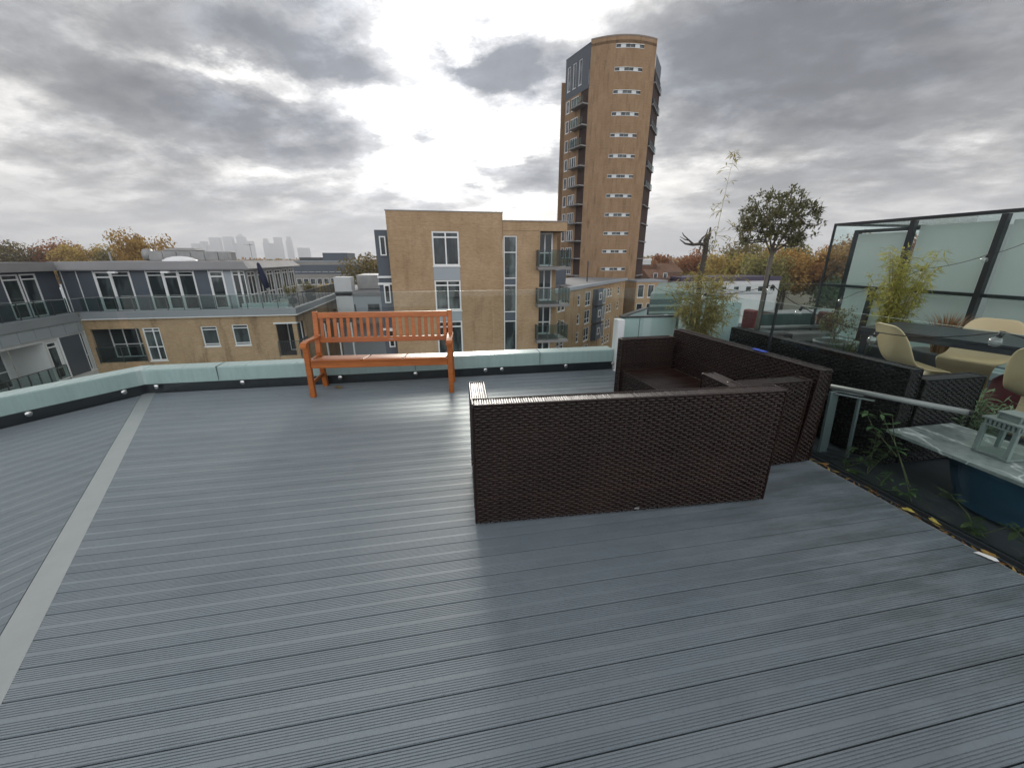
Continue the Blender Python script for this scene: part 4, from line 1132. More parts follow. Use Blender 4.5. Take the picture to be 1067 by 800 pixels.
# bay list: (x0, x1, kind) w = glazed, d = door, p = panel
bays = [(-25.6, -24.75, 'p'), (-24.7, -23.75, 'p'), (-23.7, -22.7, 'd'), (-22.68, -21.55, 'w'), (-21.5, -20.55, 'p'), (-20.5, -19.5, 'w'), (-19.48, -18.5, 'd'), (-18.48, -17.5, 'w'), (-17.45, -16.52, 'p'), (-16.5, -15.55, 'd'), (-15.53, -14.98, 'g'), (-14.96, -14.5, 'w'), (-14.48, -14.12, 'w')]
th = [(T(a), T(b), -2.15, .55) for a, b, k in bays if k in 'wd']
part(lambda m: m.wall(TP, TQ, 0, 11.7, -2.2, .62, th, .2), 'top_floor_wall', M['slate'], lb)
for a, b, k in bays:
    if k in 'wd': window(lb, TP, TQ, T(a), T(b), -2.15, .55, rows=((.34, .9) if k == 'w' else (.34, .86)), fw=(.055 if k == 'w' else .10), inset=.05)
    elif k == 'g':
        part(lambda m: m.wbox(TP, TQ, T(a), T(b), -2.15, .55, .01, .03), 'panel', M['lslate'], lb)
part(lambda m: [m.wbox(TP, TQ, T(a) - .03, T(a) + .012, -2.15, .6, .0, .04) for a, b, k in bays], 'cover_strip', M['white'], lb)
SP, SQ = (-14.1, 33.0), (-14.1, 43.6)
sh = [(k * 1.75 + .3, k * 1.75 + 1.6, -2.15, .5) for k in range(6)]
part(lambda m: m.wall(SP, SQ, 0, 10.6, -2.2, .62, sh, .2), 'top_floor_wall', M['lslate'], lb)
for h in sh: window(lb, SP, SQ, *h, cols=(.5,), rows=(.36, .88), fw=.09, inset=.04)
part(lambda m: (m.wall((-14.1, 43.6), (-25.8, 43.6), 0, 11.7, -2.2, .62), m.wall((-25.8, 43.6), (-25.8, 33), 0, 10.6, -2.2, .62)), 'top_floor_wall', M['slate'], lb)
def roofm(m):
    m.box(-26.3, -13.6, 32.55, 44.1, .64, .72)
    m.hexa([(-26.3, 32.55, .722), (-13.6, 32.55, .722), (-13.6, 44.1, .722), (-26.3, 44.1, .722), (-26.3, 33.1, 1.22), (-14.1, 33.1, 1.22), (-14.1, 43.6, 1.22), (-26.3, 43.6, 1.22)])
part(roofm, 'roof', M['roof'], lb)
part(lambda m: [m.box(x, x + .45, 32.2, 32.5, .45, .58) for x in (-22.3, -19.1)], 'wall_light', M['white'], lb)
for x_, y_, h_ in ((-24.4, 36, .7), (-17.5, 38.5, .55), (-16.2, 35, .35), (-19.0, 40, .8)):
    part(lambda m: m.tube([(x_, y_, 1.2), (x_, y_, 1.2 + h_)], .06, 8), 'vent_pipe', M['zinc'], lb)
def aerial(m):
    m.tube([(-15.2, 37.5, 1.2), (-15.2, 37.5, 2.6)], .02, 6)
    for q in range(5): m.tube([(-15.2 - .3 + .05 * q, 37.1 + .2 * q, 2.5), (-15.2 + .3 - .05 * q, 37.1 + .2 * q, 2.5)], .008, 4)
    m.tube([(-15.2, 37.0, 2.5), (-15.2, 38.0, 2.5)], .012, 4)
part(aerial, 'aerial', M['zinc'], lb)
# wing that comes towards us
wg = thing('apartment_wing', 'lower wing at the far left with pale panels and recessed balconies', 'apartment block', (-26, 26, GZ))
WP, WQ = (-24.2, 14.0), (-24.2, 31.45)
W_ = lambda y: y - 14.0
wh = [(W_(24.3), W_(28.35), -6.2, -3.5), (W_(28.5), W_(29.25), -5.95, -3.55), (W_(30.95), W_(31.4), -6.0, -3.4)] + [(W_(y), W_(y) + 1.6, -6.2, -3.5) for y in (16, 19, 21.8)]
part(lambda m: m.wall(WP, WQ, 0, 17.45, GZ, -3.3, wh, .35), 'wall', M['offwhite'], wg)
window(wg, WP, WQ, *wh[1], rows=(.3, .86), fw=.1, inset=.1)
window(wg, WP, WQ, *wh[2], rows=(.4,), fw=.05, inset=.2)
part(lambda m: m.wbox(WP, WQ, W_(29.4), W_(30.9), -6.0, -3.42, .01, .05), 'panel', M['slate'], wg)
part(lambda m: (m.wbox(WP, WQ, W_(29.36), W_(29.4), -6.0, -3.42, .01, .07), m.wbox(WP, WQ, W_(30.9), W_(30.95), -6.1, -3.42, .01, .07)), 'cover_strip', M['white'], wg)
part(lambda m: (m.box(-26.2, -26.15, 24.3, 28.35, -6.2, -3.5), m.box(-26.15, -24.56, 24.28, 28.36, -6.3, -6.2), m.box(-26.1, -24.56, 28.355, 28.4, -6.2, -3.5)), 'recess_lining', M['offwhite'], wg)
window(wg, (-26.15, 24.3), (-26.15, 28.35), .3, 1.7, -6.1, -3.6, cols=(.5,), rows=(.4,), inset=-.02)
window(wg, (-26.15, 24.3), (-26.15, 28.35), 2.6, 3.6, -6.1, -3.6, rows=(.4,), inset=-.02)
for y in (16, 19, 21.8): window(wg, WP, WQ, W_(y), W_(y) + 1.6, -6.2, -3.5, cols=(.5,), inset=.2)
balustrade(wg, WP, WQ, W_(24.3), W_(29.3), -6.3, 1.15, .62)
def wp_(m):
    k = 14.0
    while k < 31.2: m.wbox(WP, WQ, W_(k) + .01, W_(min(k + .98, 31.24)), -3.3, -2.62, .02, .09); k += 1
part(wp_, 'fascia_panel', M['lslate'], wg)
part(lambda m: m.wbox(WP, WQ, 0, 17.2, -2.6, -2.05, -.4, .16), 'roof_edge', M['gfascia'], wg, bevel=.01)
part(lambda m: m.box(-34, -24.61, 14, 31.4, -2.6, -2.3), 'roof', M['roof'], wg)
balustrade(wg, (-24.4, 14), (-24.4, 31.4), 0, 17.1, -2.05, .95, 1.05)
UP, UQ = (-25.9, 14.0), (-25.9, 32.9)
uh = [(a, a + 1.05, -2.2, .5) for a in (1, 2.2, 5, 6.2, 9, 10.2, 13.2, 15.3, 16.45)]
part(lambda m: m.wall(UP, UQ, 0, 18.9, -2.3, .62, uh, .2), 'top_floor_wall', M['slate'], wg)
for h in uh: window(wg, UP, UQ, *h, rows=(.34, .88), fw=.09, inset=.05)
part(lambda m: m.box(-34, -25.4, 14, 32.5, .64, 1.2), 'top_roof', M['roof'], wg)

# roof furniture on the left block
ra = thing('parasol', 'closed navy parasol on the left roof terrace', 'parasol', (-12.9, 33.6, -2.2))
def par(m):
    m.smooth = True
    m.tube([(0, 0, 3.35), (0, 0, 3.3), (.02, .0, 2.9), (.05, 0, 2.2), (.08, 0, 1.5), (.05, 0, 1.42)], [.03, .10, .17, .24, .20, .03], 12)
part(par, 'canopy', M['navy'], ra, False)
part(lambda m: m.tube([(0, 0, 0), (0, 0, 3.38)], .03, 8), 'pole', M['rail'], ra, False)
part(lambda m: m.lathe((0, 0, 0), [(.001, 0), (.3, 0), (.3, .08), (.05, .1), (.001, .1)], 16), 'base', M['rail'], ra, False)
ra.rotation_euler = (0, R(-7), 0)
def tfur(label, x, y):
    t = thing('terrace_table', label, 'table', (x, y, -2.2), .3, 'tables on the left roof terrace')
    part(lambda m: m.box(-.5, .5, -.35, .35, .70, .74), 'tabletop', M['rail'], t, False)
    for sx in (-.42, .42):
        for sy in (-.28, .28): part(lambda m: m.box(sx - .02, sx + .02, sy - .02, sy + .02, 0, .699), 'leg', M['rail'], t, False)
tfur('dark terrace table beside the closed navy parasol', -11.9, 33.8)
for k, (x, y) in enumerate(((-12.2, 36.2), (-11.4, 38.6), (-12.3, 41.0))):
    shrub('terrace_plant', ['leafy potted plant nearest the navy parasol', 'middle potted plant on the left roof terrace', 'potted plant at the far end of the left roof terrace'][k], 'plant', (x, y), 40, .7, 1.2, 'olivet', 50 + k, z0=.4, L=.25, pot=.35)
    o = bpy.data.objects[-1]
for o in COL.objects:
    if o.name.startswith('terrace_plant'): o.location.z = -2.2
pt = thing('planter_trough', 'long low white planter trough along the front of the left roof terrace', 'planter', (-13, 32.1, -2.2))
part(lambda m: (m.box(-14.2, -11.2, 31.9, 31.95, -2.2, -1.72), m.box(-14.2, -11.2, 32.25, 32.3, -2.2, -1.72), m.box(-14.25, -14.2, 31.9, 32.3, -2.2, -1.72), m.box(-11.2, -11.15, 31.9, 32.3, -2.2, -1.72)), 'box', M['white'], pt)
part(lambda m: m.box(-14.2, -11.2, 31.96, 32.24, -2.2, -1.8), 'soil', M['soil'], pt)
# roof plant: duct, dome rooflight
du = thing('roof_duct', 'long weathered grey duct with round end on the left block roof', 'duct', (-25, 40, 1.2))
def dm(m): m.smooth = True; m.tube([(-25.4, 41.5, 1.72), (-24.9, 41.5, 1.72)], .5, 20)
part(dm, 'fan', M['zinc'], du)
def dm2(m): m.smooth = True; m.tube([(-25.43, 41.44, 1.72), (-25.0, 41.44, 1.72)], [.36, .36], 20)
part(dm2, 'fan_grille', M['rail'], du)
part(lambda m: [m.box(-24.9 + k * 1.1, -24.9 + k * 1.1 + 1.07, 41.05, 41.95, 1.25, 2.05 - .012 * k) for k in range(6)], 'casing', M['zinc'], du, bevel=.02)
part(lambda m: [m.box(-24.6 + k * 1.3, -24.5 + k * 1.3, 41.1, 41.9, 1.15, 1.249) for k in range(5)], 'bearer', M['concrete'], du)
def dome(m): m.smooth = True; m.lathe((-22.0, 41.8, 2.05), [(2.0, 0), (1.5, .18), (.7, .3), (.001, .33)], 20)
m = MB(); m.smooth = True
m.lathe((0, 0, 0), [(1.12, .0), (1.12, .1), (1.05, .13), (.8, .27), (.45, .36), (.001, .4)], 28)
x = m.build('dome_rooflight', M['white']); x.location = (-20.3, 37, 1.2); tag(x, 'white domed rooflight on the left block roof in front of the duct', 'rooflight')
m = MB(); m.box(-1.3, 1.3, -.7, .7, 0, .9); m.hexa([(-1.5, -.8, .902), (1.5, -.8, .902), (1.5, .8, .902), (-1.5, .8, .902), (-.9, -.4, 1.12), (.9, -.4, 1.12), (.9, .4, 1.12), (-.9, .4, 1.12)])
x = m.build('roof_vent', M['zinc']); x.location = (-22.9, 42.8, 1.2); tag(x, 'grey roof vent with sloped cap rising behind the duct', 'vent')

# ------------------------------------------------------------------ central brick block
cb = thing('brick_block', 'central buff brick block with tall stair window and corner balconies', 'apartment block', (2.5, 30, GZ))
AP, AQ = (-2.75, 25.0), (4.05, 25.0); Ax = lambda x: x + 2.75
big = [(Ax(-.22), Ax(1.38), 1.02, 2.98), (Ax(-.22), Ax(1.38), -1.68, .17), (Ax(-.22), Ax(1.38), -4.5, -2.35), (Ax(-.22), Ax(1.38), -7.3, -5.1), (Ax(-.22), Ax(1.38), -10.1, -7.9)]
part(lambda m: (m.wall(AP, AQ, 0, 6.8, GZ, 4.05, big, .12), m.wall((4.05, 25), (4.05, 37), 0, 12, 3.55, 4.05), m.wall((-2.75, 37), (-2.75, 25), 0, 12, GZ, 4.05), m.face([(-2.75, 25, 4.05), (4.05, 25, 4.05), (4.05, 37, 4.05), (-2.75, 37, 4.05)])), 'wall', M['buff2'], cb)
part(lambda m: (m.box(-2.79, 4.09, 24.96, 25.2, 4.053, 4.10), m.box(-2.79, -2.6, 25.2, 37, 4.053, 4.10)), 'capping', M['zinc'], cb)
for k, h in enumerate(big): window(cb, AP, AQ, *h, cols=(.5,), rows=(.83,) if k < 3 else (.8,), fw=.09, inset=.09)
for z0, z1 in ((.175, 1.015), (-2.345, -1.685), (-5.095, -4.505), (-7.895, -7.305)): part(lambda m: m.wbox(AP, AQ, Ax(-.22), Ax(1.38), z0, z1, -.02, .012), 'spandrel', M['lslate'], cb)
# right part
EP, EQ = (4.06, 25.0), (6.42, 25.0)
stair = (.05, .88, -14, 2.76)
part(lambda m: (m.wall(EP, EQ, 0, 2.36, GZ, 3.05, [stair], .12), m.wall((6.42, 25), (6.42, 26.6), 0, 1.6, GZ, 3.05), m.wall((6.42, 26.6), (8.0, 26.6), 0, 1.58, GZ, 3.05, [(.2, 1.3, z, z + 2.1) for z in (.95, -1.35, -3.7, -6.1)], .1), m.wall((8.0, 26.6), (8.0, 36), 0, 9.4, GZ, 3.05)), 'wall', M['buff2'], cb)
part(lambda m: (m.box(4.06, 8.15, 24.985, 37, 3.06, 3.6),), 'roof_band', M['buff2'], cb)
part(lambda m: m.box(4.05, 8.2, 24.93, 37, 3.605, 3.65), 'capping', M['zinc'], cb)
window(cb, EP, EQ, *stair, rows=[(z + 14) / 16.76 for z in (1.8, .25, -.2, -1.86, -2.48, -4.4, -5.0, -6.7)], fw=.06, inset=.09)
for z0, z1 in ((-.17, .22), (-2.45, -1.89)): part(lambda m: m.wbox(EP, EQ, .1, .83, z0, z1, -.068, -.062), 'spandrel', M['slate'], cb)
for z in (.95, -1.35, -3.7, -6.1): window(cb, (6.42, 26.6), (8.0, 26.6), .2, 1.3, z, z + 2.1, cols=(.5,), rows=(.4,), fw=.1, inset=.08)
part(lambda m: m.wall((6.425, 25.02), (6.425, 26.6), 0, 1.58, -12, 3.05), 'recess_lining', M['purple'], cb)
for z in (.95, -1.35, -3.7, -6.1):
    part(lambda m: m.box(6.2, 8.35, 24.45, 26.58, z - .2, z - .02), 'balcony_slab', M['slab'], cb, bevel=.02)
    balustrade(cb, (6.2, 24.5), (8.3, 24.5), 0, 2.1, z, .95, .7)
    balustrade(cb, (8.3, 24.5), (8.3, 26.5), 0, 2, z, .95, .7)
    balustrade(cb, (6.22, 24.95), (6.22, 24.5), 0, .45, z, .95, .7)
# slate side bay on the left
LP, LQ = (-3.55, 25.6), (-2.76, 25.6)
part(lambda m: m.box(-3.55, -2.76, 25.6, 36, GZ, 3.05), 'side_bay', M['slate'], cb)
for z in (1.6, -1.2, -4.0): window(cb, LP, LQ, .25, .62, z, z + 1.1, fw=.07, inset=-.06)
part(lambda m: [m.box(-3.62, -2.765, 25.5, 25.597, z, z + .12) for z in (.3, -.1, -2.9)], 'cover_strip', M['white'], cb)

# ------------------------------------------------------------------ long block running away to the tower
sb = thing('terrace_block', 'long buff brick block receding to the tower with slate bay windows', 'apartment block', (22, 52, GZ))
XP, XQ = (13.66, 43.46), (31.78, 64.18)
sh = []; bay = []
for j, z in enumerate((-3.95, -6.35, -8.75, -11.2)):
    for s in (-.8, .35): sh.append((s + .2, s + 1.1, z - .5, z + .75))
    sh.append((5.6, 6.4, z - .4, z + .9))
    for s in (16.7, 18.0, 19.3): sh.append((s, s + .85, z - .3, z + .9))
    sh.append((23.4, 24.3, z - .3, z + .9))
    sh.append((8.3, 10.3, z - .75, z + 1.05))
part(lambda m: (m.wall(XP, XQ, -2.5, 27.5, GZ, -2.25, sh, .12), m.wall(XQ, (XQ[0] - 7, XQ[1] + 6), 0, 9, GZ, -2.25)), 'wall', M['buff'], sb)
for h in sh: window(sb, XP, XQ, *h, cols=(.5,) if h[1] - h[0] > 1.5 else (), rows=(.55,) if h[1] - h[0] < 1 else (.35,), fw=.08, inset=.08)
part(lambda m: m.wbox(XP, XQ, -2.7, 27.7, -2.24, -1.85, -.3, .35), 'roof_edge', M['lslate'], sb)
w = MB().wpt
part(lambda m: m.prism([w(XP, XQ, -2.5, -.31, 0)[:2], w(XP, XQ, -2.5, -9, 0)[:2], w(XP, XQ, 27.6, -9, 0)[:2], w(XP, XQ, 27.6, -.31, 0)[:2]], -2.3, -1.9), 'roof', M['roof'], sb)
for z0 in (-4.9, -7.3, -9.8):
    part(lambda m: m.wbox(XP, XQ, 11.2, 14.6, z0, z0 + 2.2, .01, .75), 'bay_window', M['slate'], sb)
    window(sb, XP, XQ, 11.6, 12.7, z0 + .75, z0 + 1.75, fw=.12, inset=-.78)
    window(sb, XP, XQ, 13.3, 14.5, z0 + .1, z0 + 2.1, cols=(.5,), fw=.07, inset=-.78)
part(lambda m: m.wbox(XP, XQ, -2.5, 8.5, -1.88, -.05, -7, -3), 'penthouse', M['slate'], sb)
window(sb, XP, XQ, -1.0, 3.4, -1.85, -.3, cols=(.33, .66), inset=3.0, fw=.06, frame=M['rail'])
part(lambda m: m.tube([w(XP, XQ, 14.6, -2.2, -1.9), w(XP, XQ, 14.6, -2.2, 1.0)], .1, 8), 'flue', M['rail'], sb)

# ------------------------------------------------------------------ the tower
tw = thing('apartment_tower', 'tall buff brick apartment tower with curved front and side balconies', 'tower', (31, 74, GZ))
A0, B0, L0 = Vector((25.9, 71.2)), Vector((36.1, 69.2)), Vector((23.95, 77.5))
TOP = 34.0
def front_pt(f):          # bulging front
    p = A0.lerp(B0, f); n = Vector((-.2, -.98)); return p + n * (1.35 * (1 - (2 * f - 1) ** 2))
NF = 14
fp = [front_pt(k / NF) for k in range(NF + 1)]
rows_z = [29.7 + 3.02 - k * 3.02 for k in range(16)]
def twf(m):
    segs = list(zip(fp, fp[1:]))
    for i, (a, b) in enumerate(segs):
        L = (b - a).length; hs = []
        if 5 <= i <= 10: hs = [(0, L, z - .28, z + .28) for z in rows_z]
        m.smooth = False
        m.wall(a, b, 0, L, GZ, TOP, hs, .16)
    m.prism([tuple(p) for p in fp] + [(38.0, 77), (26, 79)], TOP - .9, TOP - .5)
part(twf, 'front_wall', M['tbrick'], tw)
part(lambda m: [m.wbox(a, b, 0, (b - a).length, TOP + .003, TOP + .12, -.3, .05) for a, b in zip(fp, fp[1:])], 'capping', M['slab'], tw)
for z in rows_z:
    mb = MB(); gl = MB()
    for i in range(5, 11):
        a, b = fp[i], fp[i + 1]; L = (b - a).length
        mb.wbox(a, b, 0, L, z - .28, z - .21, -.13, .03); mb.wbox(a, b, 0, L, z + .21, z + .28, -.13, .03)
        if i in (6, 9): mb.wbox(a, b, .0, L, z - .21, z + .21, -.13, -.02)
        else: mb.wbox(a, b, 0, .05, z - .21, z + .21, -.13, -.02)
        gl.wbox(a, b, -.01, L + .01, z - .215, z + .215, -.15, -.125)
    wdw = mb.build('window', M['offwhite'], tw, 0, True); g = gl.build('pane', M['pane'], wdw); g.location = (0, 0, 0)
part(lambda m: [m.wbox(a, b, 0, (b - a).length, z + 1.42, z + 1.47, .0, .015) for z in rows_z for a, b in zip(fp, fp[1:])], 'movement_joint', M['joint'], tw)
# left side: brick with windows, dark recess next to the front, slabs
def side_pt(f): return A0.lerp(L0, f)
LL = (L0 - A0).length
SPt, SQt = L0, A0            # outside is on the right hand of far -> near ... checked: looks to -X
hs = []
for z in rows_z: hs += [(.35, 1.35, z - 1.1, z + .75), (1.9, 3.9, z - 1.1, z + .75)]
part(lambda m: m.wall(SPt, SQt, 0, LL - 2.0, GZ, 27.8, [h for h in hs if h[3] < 27.5], .12), 'side_wall', M['tbrick'], tw)
for h in hs:
    if h[3] < 27.5: window(tw, SPt, SQt, *h, cols=(.35, .7) if h[1] - h[0] > 1.5 else (), fw=.09, inset=.06, pane=M['pane2'])
part(lambda m: m.wall(SPt, SQt, LL - 2.02, LL - .0, GZ, 27.6, (), .1), 'recess_wall', M['purple'], tw)
hh = [(.5 + k * 1.6, 1.35 + k * 1.6, 28.8, 32.4) for k in range(3)]
def boxtop(m):
    m.wall(SPt - Vector((.02, .0)), SQt - Vector((.02, .0)), -.1, LL - .1, 27.9, TOP - .35, hh, .15)
    m.wbox(SPt, SQt, -.1, LL - .1, 27.7, 27.9, -1, .02); m.wbox(SPt, SQt, -.1, LL - .1, TOP - .35, TOP - .2, -2, .05); m.wbox(SPt, SQt, LL - .1, LL + .05, 27.9, TOP - .36, -1.2, .0)
part(boxtop, 'penthouse_cladding', M['slate'], tw)
for h in hh: window(tw, SPt - Vector((.02, 0)), SQt - Vector((.02, 0)), *h, fw=.1, inset=.1, pane=M['pane2'])
for z in rows_z[2:]:
    sl_ = part(lambda m: m.wbox(SPt, SQt, LL - 3.6, LL + .1, z - 1.32, z - 1.12, .0, 1.15), 'balcony_slab', M['slab'], tw)
    if z > 20: balustrade(tw, tuple(w(SPt, SQt, LL - 3.5, 1.1, 0)[:2]), tuple(w(SPt, SQt, LL, 1.1, 0)[:2]), 0, 3.5, z - 1.12, 1.0, 1.1)
# right side: dark brick strip with slab ends
RP, RQ = B0, Vector((40.3, 74.6))
part(lambda m: m.wall(RP, RQ, 0, 6.8, GZ, 30.4, (), .1), 'recess_wall', M['purple'], tw)
part(lambda m: m.wall(RP, RQ, .3, 6.0, 30.42, 32.4, (), .1), 'penthouse_cladding', M['slate'], tw)
part(lambda m: m.wbox((38.5, 79), (24, 80.5), 0, 14.5, GZ, TOP - 2.5, -.1, 0), 'rear_wall', M['tbrick'], tw)
for z in rows_z[1:]:
    part(lambda m: m.wbox(RP, RQ, .25, 6.5, z - 1.32, z - 1.15, .005, .32), 'balcony_slab', M['slab'], tw)
    if z > 14: balustrade(tw, tuple(w(RP, RQ, .3, .3, 0)[:2]), tuple(w(RP, RQ, 6.4, .3, 0)[:2]), 0, 6.1, z - 1.15, .8, 1.1)

# ------------------------------------------------------------------ buildings in the gaps and beyond
def simple_building(name, label, x0, x1, y0, y1, z1, wallm, roofm, rows, ncol, wz=1.2, ww=1.0, cat='building', par=.4, frame=None, rot=0.0, first=None):
    b = thing(name, label, cat, ((x0 + x1) / 2, (y0 + y1) / 2, GZ))
    P, Q = (x0, y0), (x1, y0); L = x1 - x0
    hs = []
    for z in rows:
        for k in range(ncol): c = L * (k + .5) / ncol; hs.append((c - ww / 2, c + ww / 2, z, z + wz))
    part(lambda m: (m.wall(P, Q, 0, L, GZ, z1, hs, .15), m.wall((x1, y0), (x1, y1), 0, y1 - y0, GZ, z1), m.wall((x1, y1), (x0, y1), 0, L, GZ, z1), m.wall((x0, y1), (x0, y0), 0, y1 - y0, GZ, z1)), 'wall', wallm, b)
    part(lambda m: m.box(x0 - .1, x1 + .1, y0 - .1, y1 + .1, z1 + .003, z1 + par), 'roof', roofm, b)
    for h in hs: window(b, P, Q, *h, fw=.09, inset=.1, frame=frame)
    return b
# pale rendered block between the left block and the central block
pb = simple_building('rendered_block', 'pale blue grey rendered block between the two brick blocks behind the bench', -9.6, -3.0, 40, 50, -2.0, M['lslate'], M['roof'], (-3.4,), 3, wz=.6, ww=1.1, frame=M['rail'])
part(lambda m: m.box(-9.62, -8.1, 39.9, 41.5, -3.6, -.27), 'stair_tower', M['offwhite'], pb)
part(lambda m: m.box(-8.05, -3.4, 42.5, 47, -1.55, -.2), 'plant_screen', M['zinc'], pb)
def ppv(m): m.smooth = True; m.tube([(-4.4, 41.6, -1.6), (-4.4, 41.6, -.75)], .22, 12)
part(ppv, 'vent_pipe', M['gfascia'], pb)
part(lambda m: m.box(-9.7, -2.9, 38.3, 39.85, -4.4, -3.75), 'lower_roof', M['concrete'], pb)
# pergola frames
pg = thing('pergola', 'thin white pergola frame below the left block seen past the bench back', 'pergola', (-8.8, 36.5, GZ))
part(lambda m: [m.box(x, x + .12, 36, 36.12, GZ, -3.9) for x in (-10.0, -8.9, -7.8)], 'post', M['white'], pg)
part(lambda m: (m.box(-10.2, -7.5, 35.9, 36.2, -3.88, -3.7), m.box(-10.2, -7.5, 38, 38.25, -3.88, -3.7)), 'beam', M['rail'], pg)
# office block
of = simple_building('office_block', 'long low grey office block with strip windows far behind the bench', -36.5, -19.0, 108, 124, .35, M['concrete'], M['gfascia'], (-1.9, -5.0), 11, wz=1.5, ww=1.25)
part(lambda m: m.box(-28.3, -22.4, 110, 120, .76, 2.6), 'plant_room', M['slate'], of)
part(lambda m: m.box(-34.5, -29.5, 112, 120, .76, 1.5), 'plant_room', M['rail'], of)
part(lambda m: m.wbox((-36.5, 108), (-19, 108), 0, 17.5, -2.5, -.25, .0, .04), 'cladding_band', M['slate'], of).location.y += 0
# brick houses left of the treeline
def house(label, x0, x1, y, y1, z1, wm, gable=True, rows=(-3.5, -6.5), ncol=2):
    b = simple_building('brick_house', label, x0, x1, y, y1, z1, wm, M['roof'], rows, ncol, wz=1.3, ww=1.1, cat='house', par=.15)
    b['group'] = 'brick houses beyond the tower'
    if gable:
        ym = (y + y1) / 2
        part(lambda m: m.faces_idx([(x0 - .2, y - .2, z1 + .16), (x1 + .2, y - .2, z1 + .16), (x1 + .2, y1 + .2, z1 + .16), (x0 - .2, y1 + .2, z1 + .16), (x0 - .2, ym, z1 + 2.2), (x1 + .2, ym, z1 + 2.2)], [(0, 1, 5, 4), (2, 3, 4, 5), (1, 2, 5), (3, 0, 4)]), 'pitched_roof', M['redbrick'], b)
        part(lambda m: m.box(x1 - 1.6, x1 - .8, ym - .4, ym + .4, z1 + 1.4, z1 + 3.0), 'chimney', M['redbrick'], b)
house('brown brick house right beside the tower foot with pitched roof', 52.2, 57.5, 92, 100, -3.6, M['redbrick'], ncol=2)
house('taller brown brick house standing in front of the white topped block', 57.6, 62.8, 95, 104, -2.2, M['redbrick'], rows=(-4.6, -7.4), ncol=2)
house('flat fronted brick house behind the two pitched roof houses', 50, 61, 108, 118, -.6, M['redbrick'], gable=False, rows=(-4,), ncol=4)
simple_building('white_topped_block', 'low white topped block behind the brick houses beyond the tower', 55, 70, 124, 135, .6, M['offwhite'], M['white'], (-1.8,), 4, par=.5)
simple_building('long_shed', 'long low shed with dark violet fascia in front of the treeline', 58, 86, 88, 98, -4.1, M['offwhite'], M['violet'], (-6.8,), 8, wz=1.4, ww=1.6, par=1.0)
simple_building('white_walled_shed', 'white walled flat roofed shed to the left of the lollipop tree trunk', 46.3, 54.2, 58, 66, -4.3, M['offwhite'], M['gfascia'], (), 1, par=.12)
simple_building('brick_garages', 'low red brick garages seen through the rear glass right of the trunk', 60, 84, 58, 64, -8.2, M['redbrick'], M['roof'], (), 1, par=.15)
# dark green clad neighbour seen through the divider
tg = thing('green_clad_building', 'dark green clad flat roofed building seen through the glass divider', 'building', (25, 34, GZ))
GP = [(16.9, 29.5), (23.4, 29.5), (34, 43), (25.6, 43)]
part(lambda m: [m.wall(GP[k], GP[(k + 1) % 4], 0, math.dist(GP[k], GP[(k + 1) % 4]), GZ, -1.75, [(2 + 2.7 * q, 3.6 + 2.7 * q, z, z + 1.5) for q in range(2) for z in (-4.6, -7.6)] if k == 0 else (), .12) for k in range(4)], 'wall', M['teal'], tg)
for q in range(2):
    for z in (-4.6, -7.6): window(tg, GP[0], GP[1], 2 + 2.7 * q, 3.6 + 2.7 * q, z, z + 1.5, fw=.06, frame=M['rail'])
part(lambda m: m.prism(GP, -1.747, -1.3), 'roof', M['tealtop'], tg)
part(lambda m: [m.wbox(GP[0], GP[1], 0, 6.5, z, z + .18, .01, .06) for z in (-2.35, -2.9)], 'band', M['tealtop'], tg)
part(lambda m: [m.wbox(GP[0], GP[1], 3.4 + k * .6, 3.45 + k * .6, -4.5, -2.95, .01, .05) for k in range(5)], 'fin', M['rail'], tg)
# plinth block right under the tower
pz = simple_building('tower_annex', 'small brick annex at the foot of the tower', 33.8, 39.5, 64, 69, -2.6, M['buff'], M['gfascia'], (-5.2, -8.4), 3, wz=2.2, ww=1.2, par=.3)

# ------------------------------------------------------------------ far skyline
sky_t = [(206, -2560, 70, 142, 0), (212, -2470, 50, 165, 0), (228, -2345, 95, 203, 0), (243, -2225, 90, 212, 0), (250, -2105, 80, 235, 1), (262, -2015, 60, 170, 0), (274, -1885, 55, 200, 2), (280, -1810, 120, 150, 0), (293, -1722, 70, 210, 0), (305, -1610, 55, 218, 2), (285, -2160, 160, 150, 0), (240, -2420, 90, 130, 0), (310, -1500, 120, 105, 0)]
names = ['short wide hazy tower at the left end of the skyline', 'slim low hazy tower second along the skyline', 'square topped hazy tower third along the skyline', 'broad hazy tower just left of the pointed one on the skyline', 'hazy skyscraper with a pointed top in the skyline cluster', 'lower hazy tower just right of the pointed skyscraper', 'slim stepped hazy tower right of the main skyline cluster', 'wide low hazy block between the skyline clusters', 'hazy flat topped tower of the right skyline pair', 'slim hazy tower standing alone at the right end of the skyline', 'wide hazy block filling the middle of the skyline cluster', 'low hazy block behind the left skyline towers', 'low hazy block at the far right of the skyline']
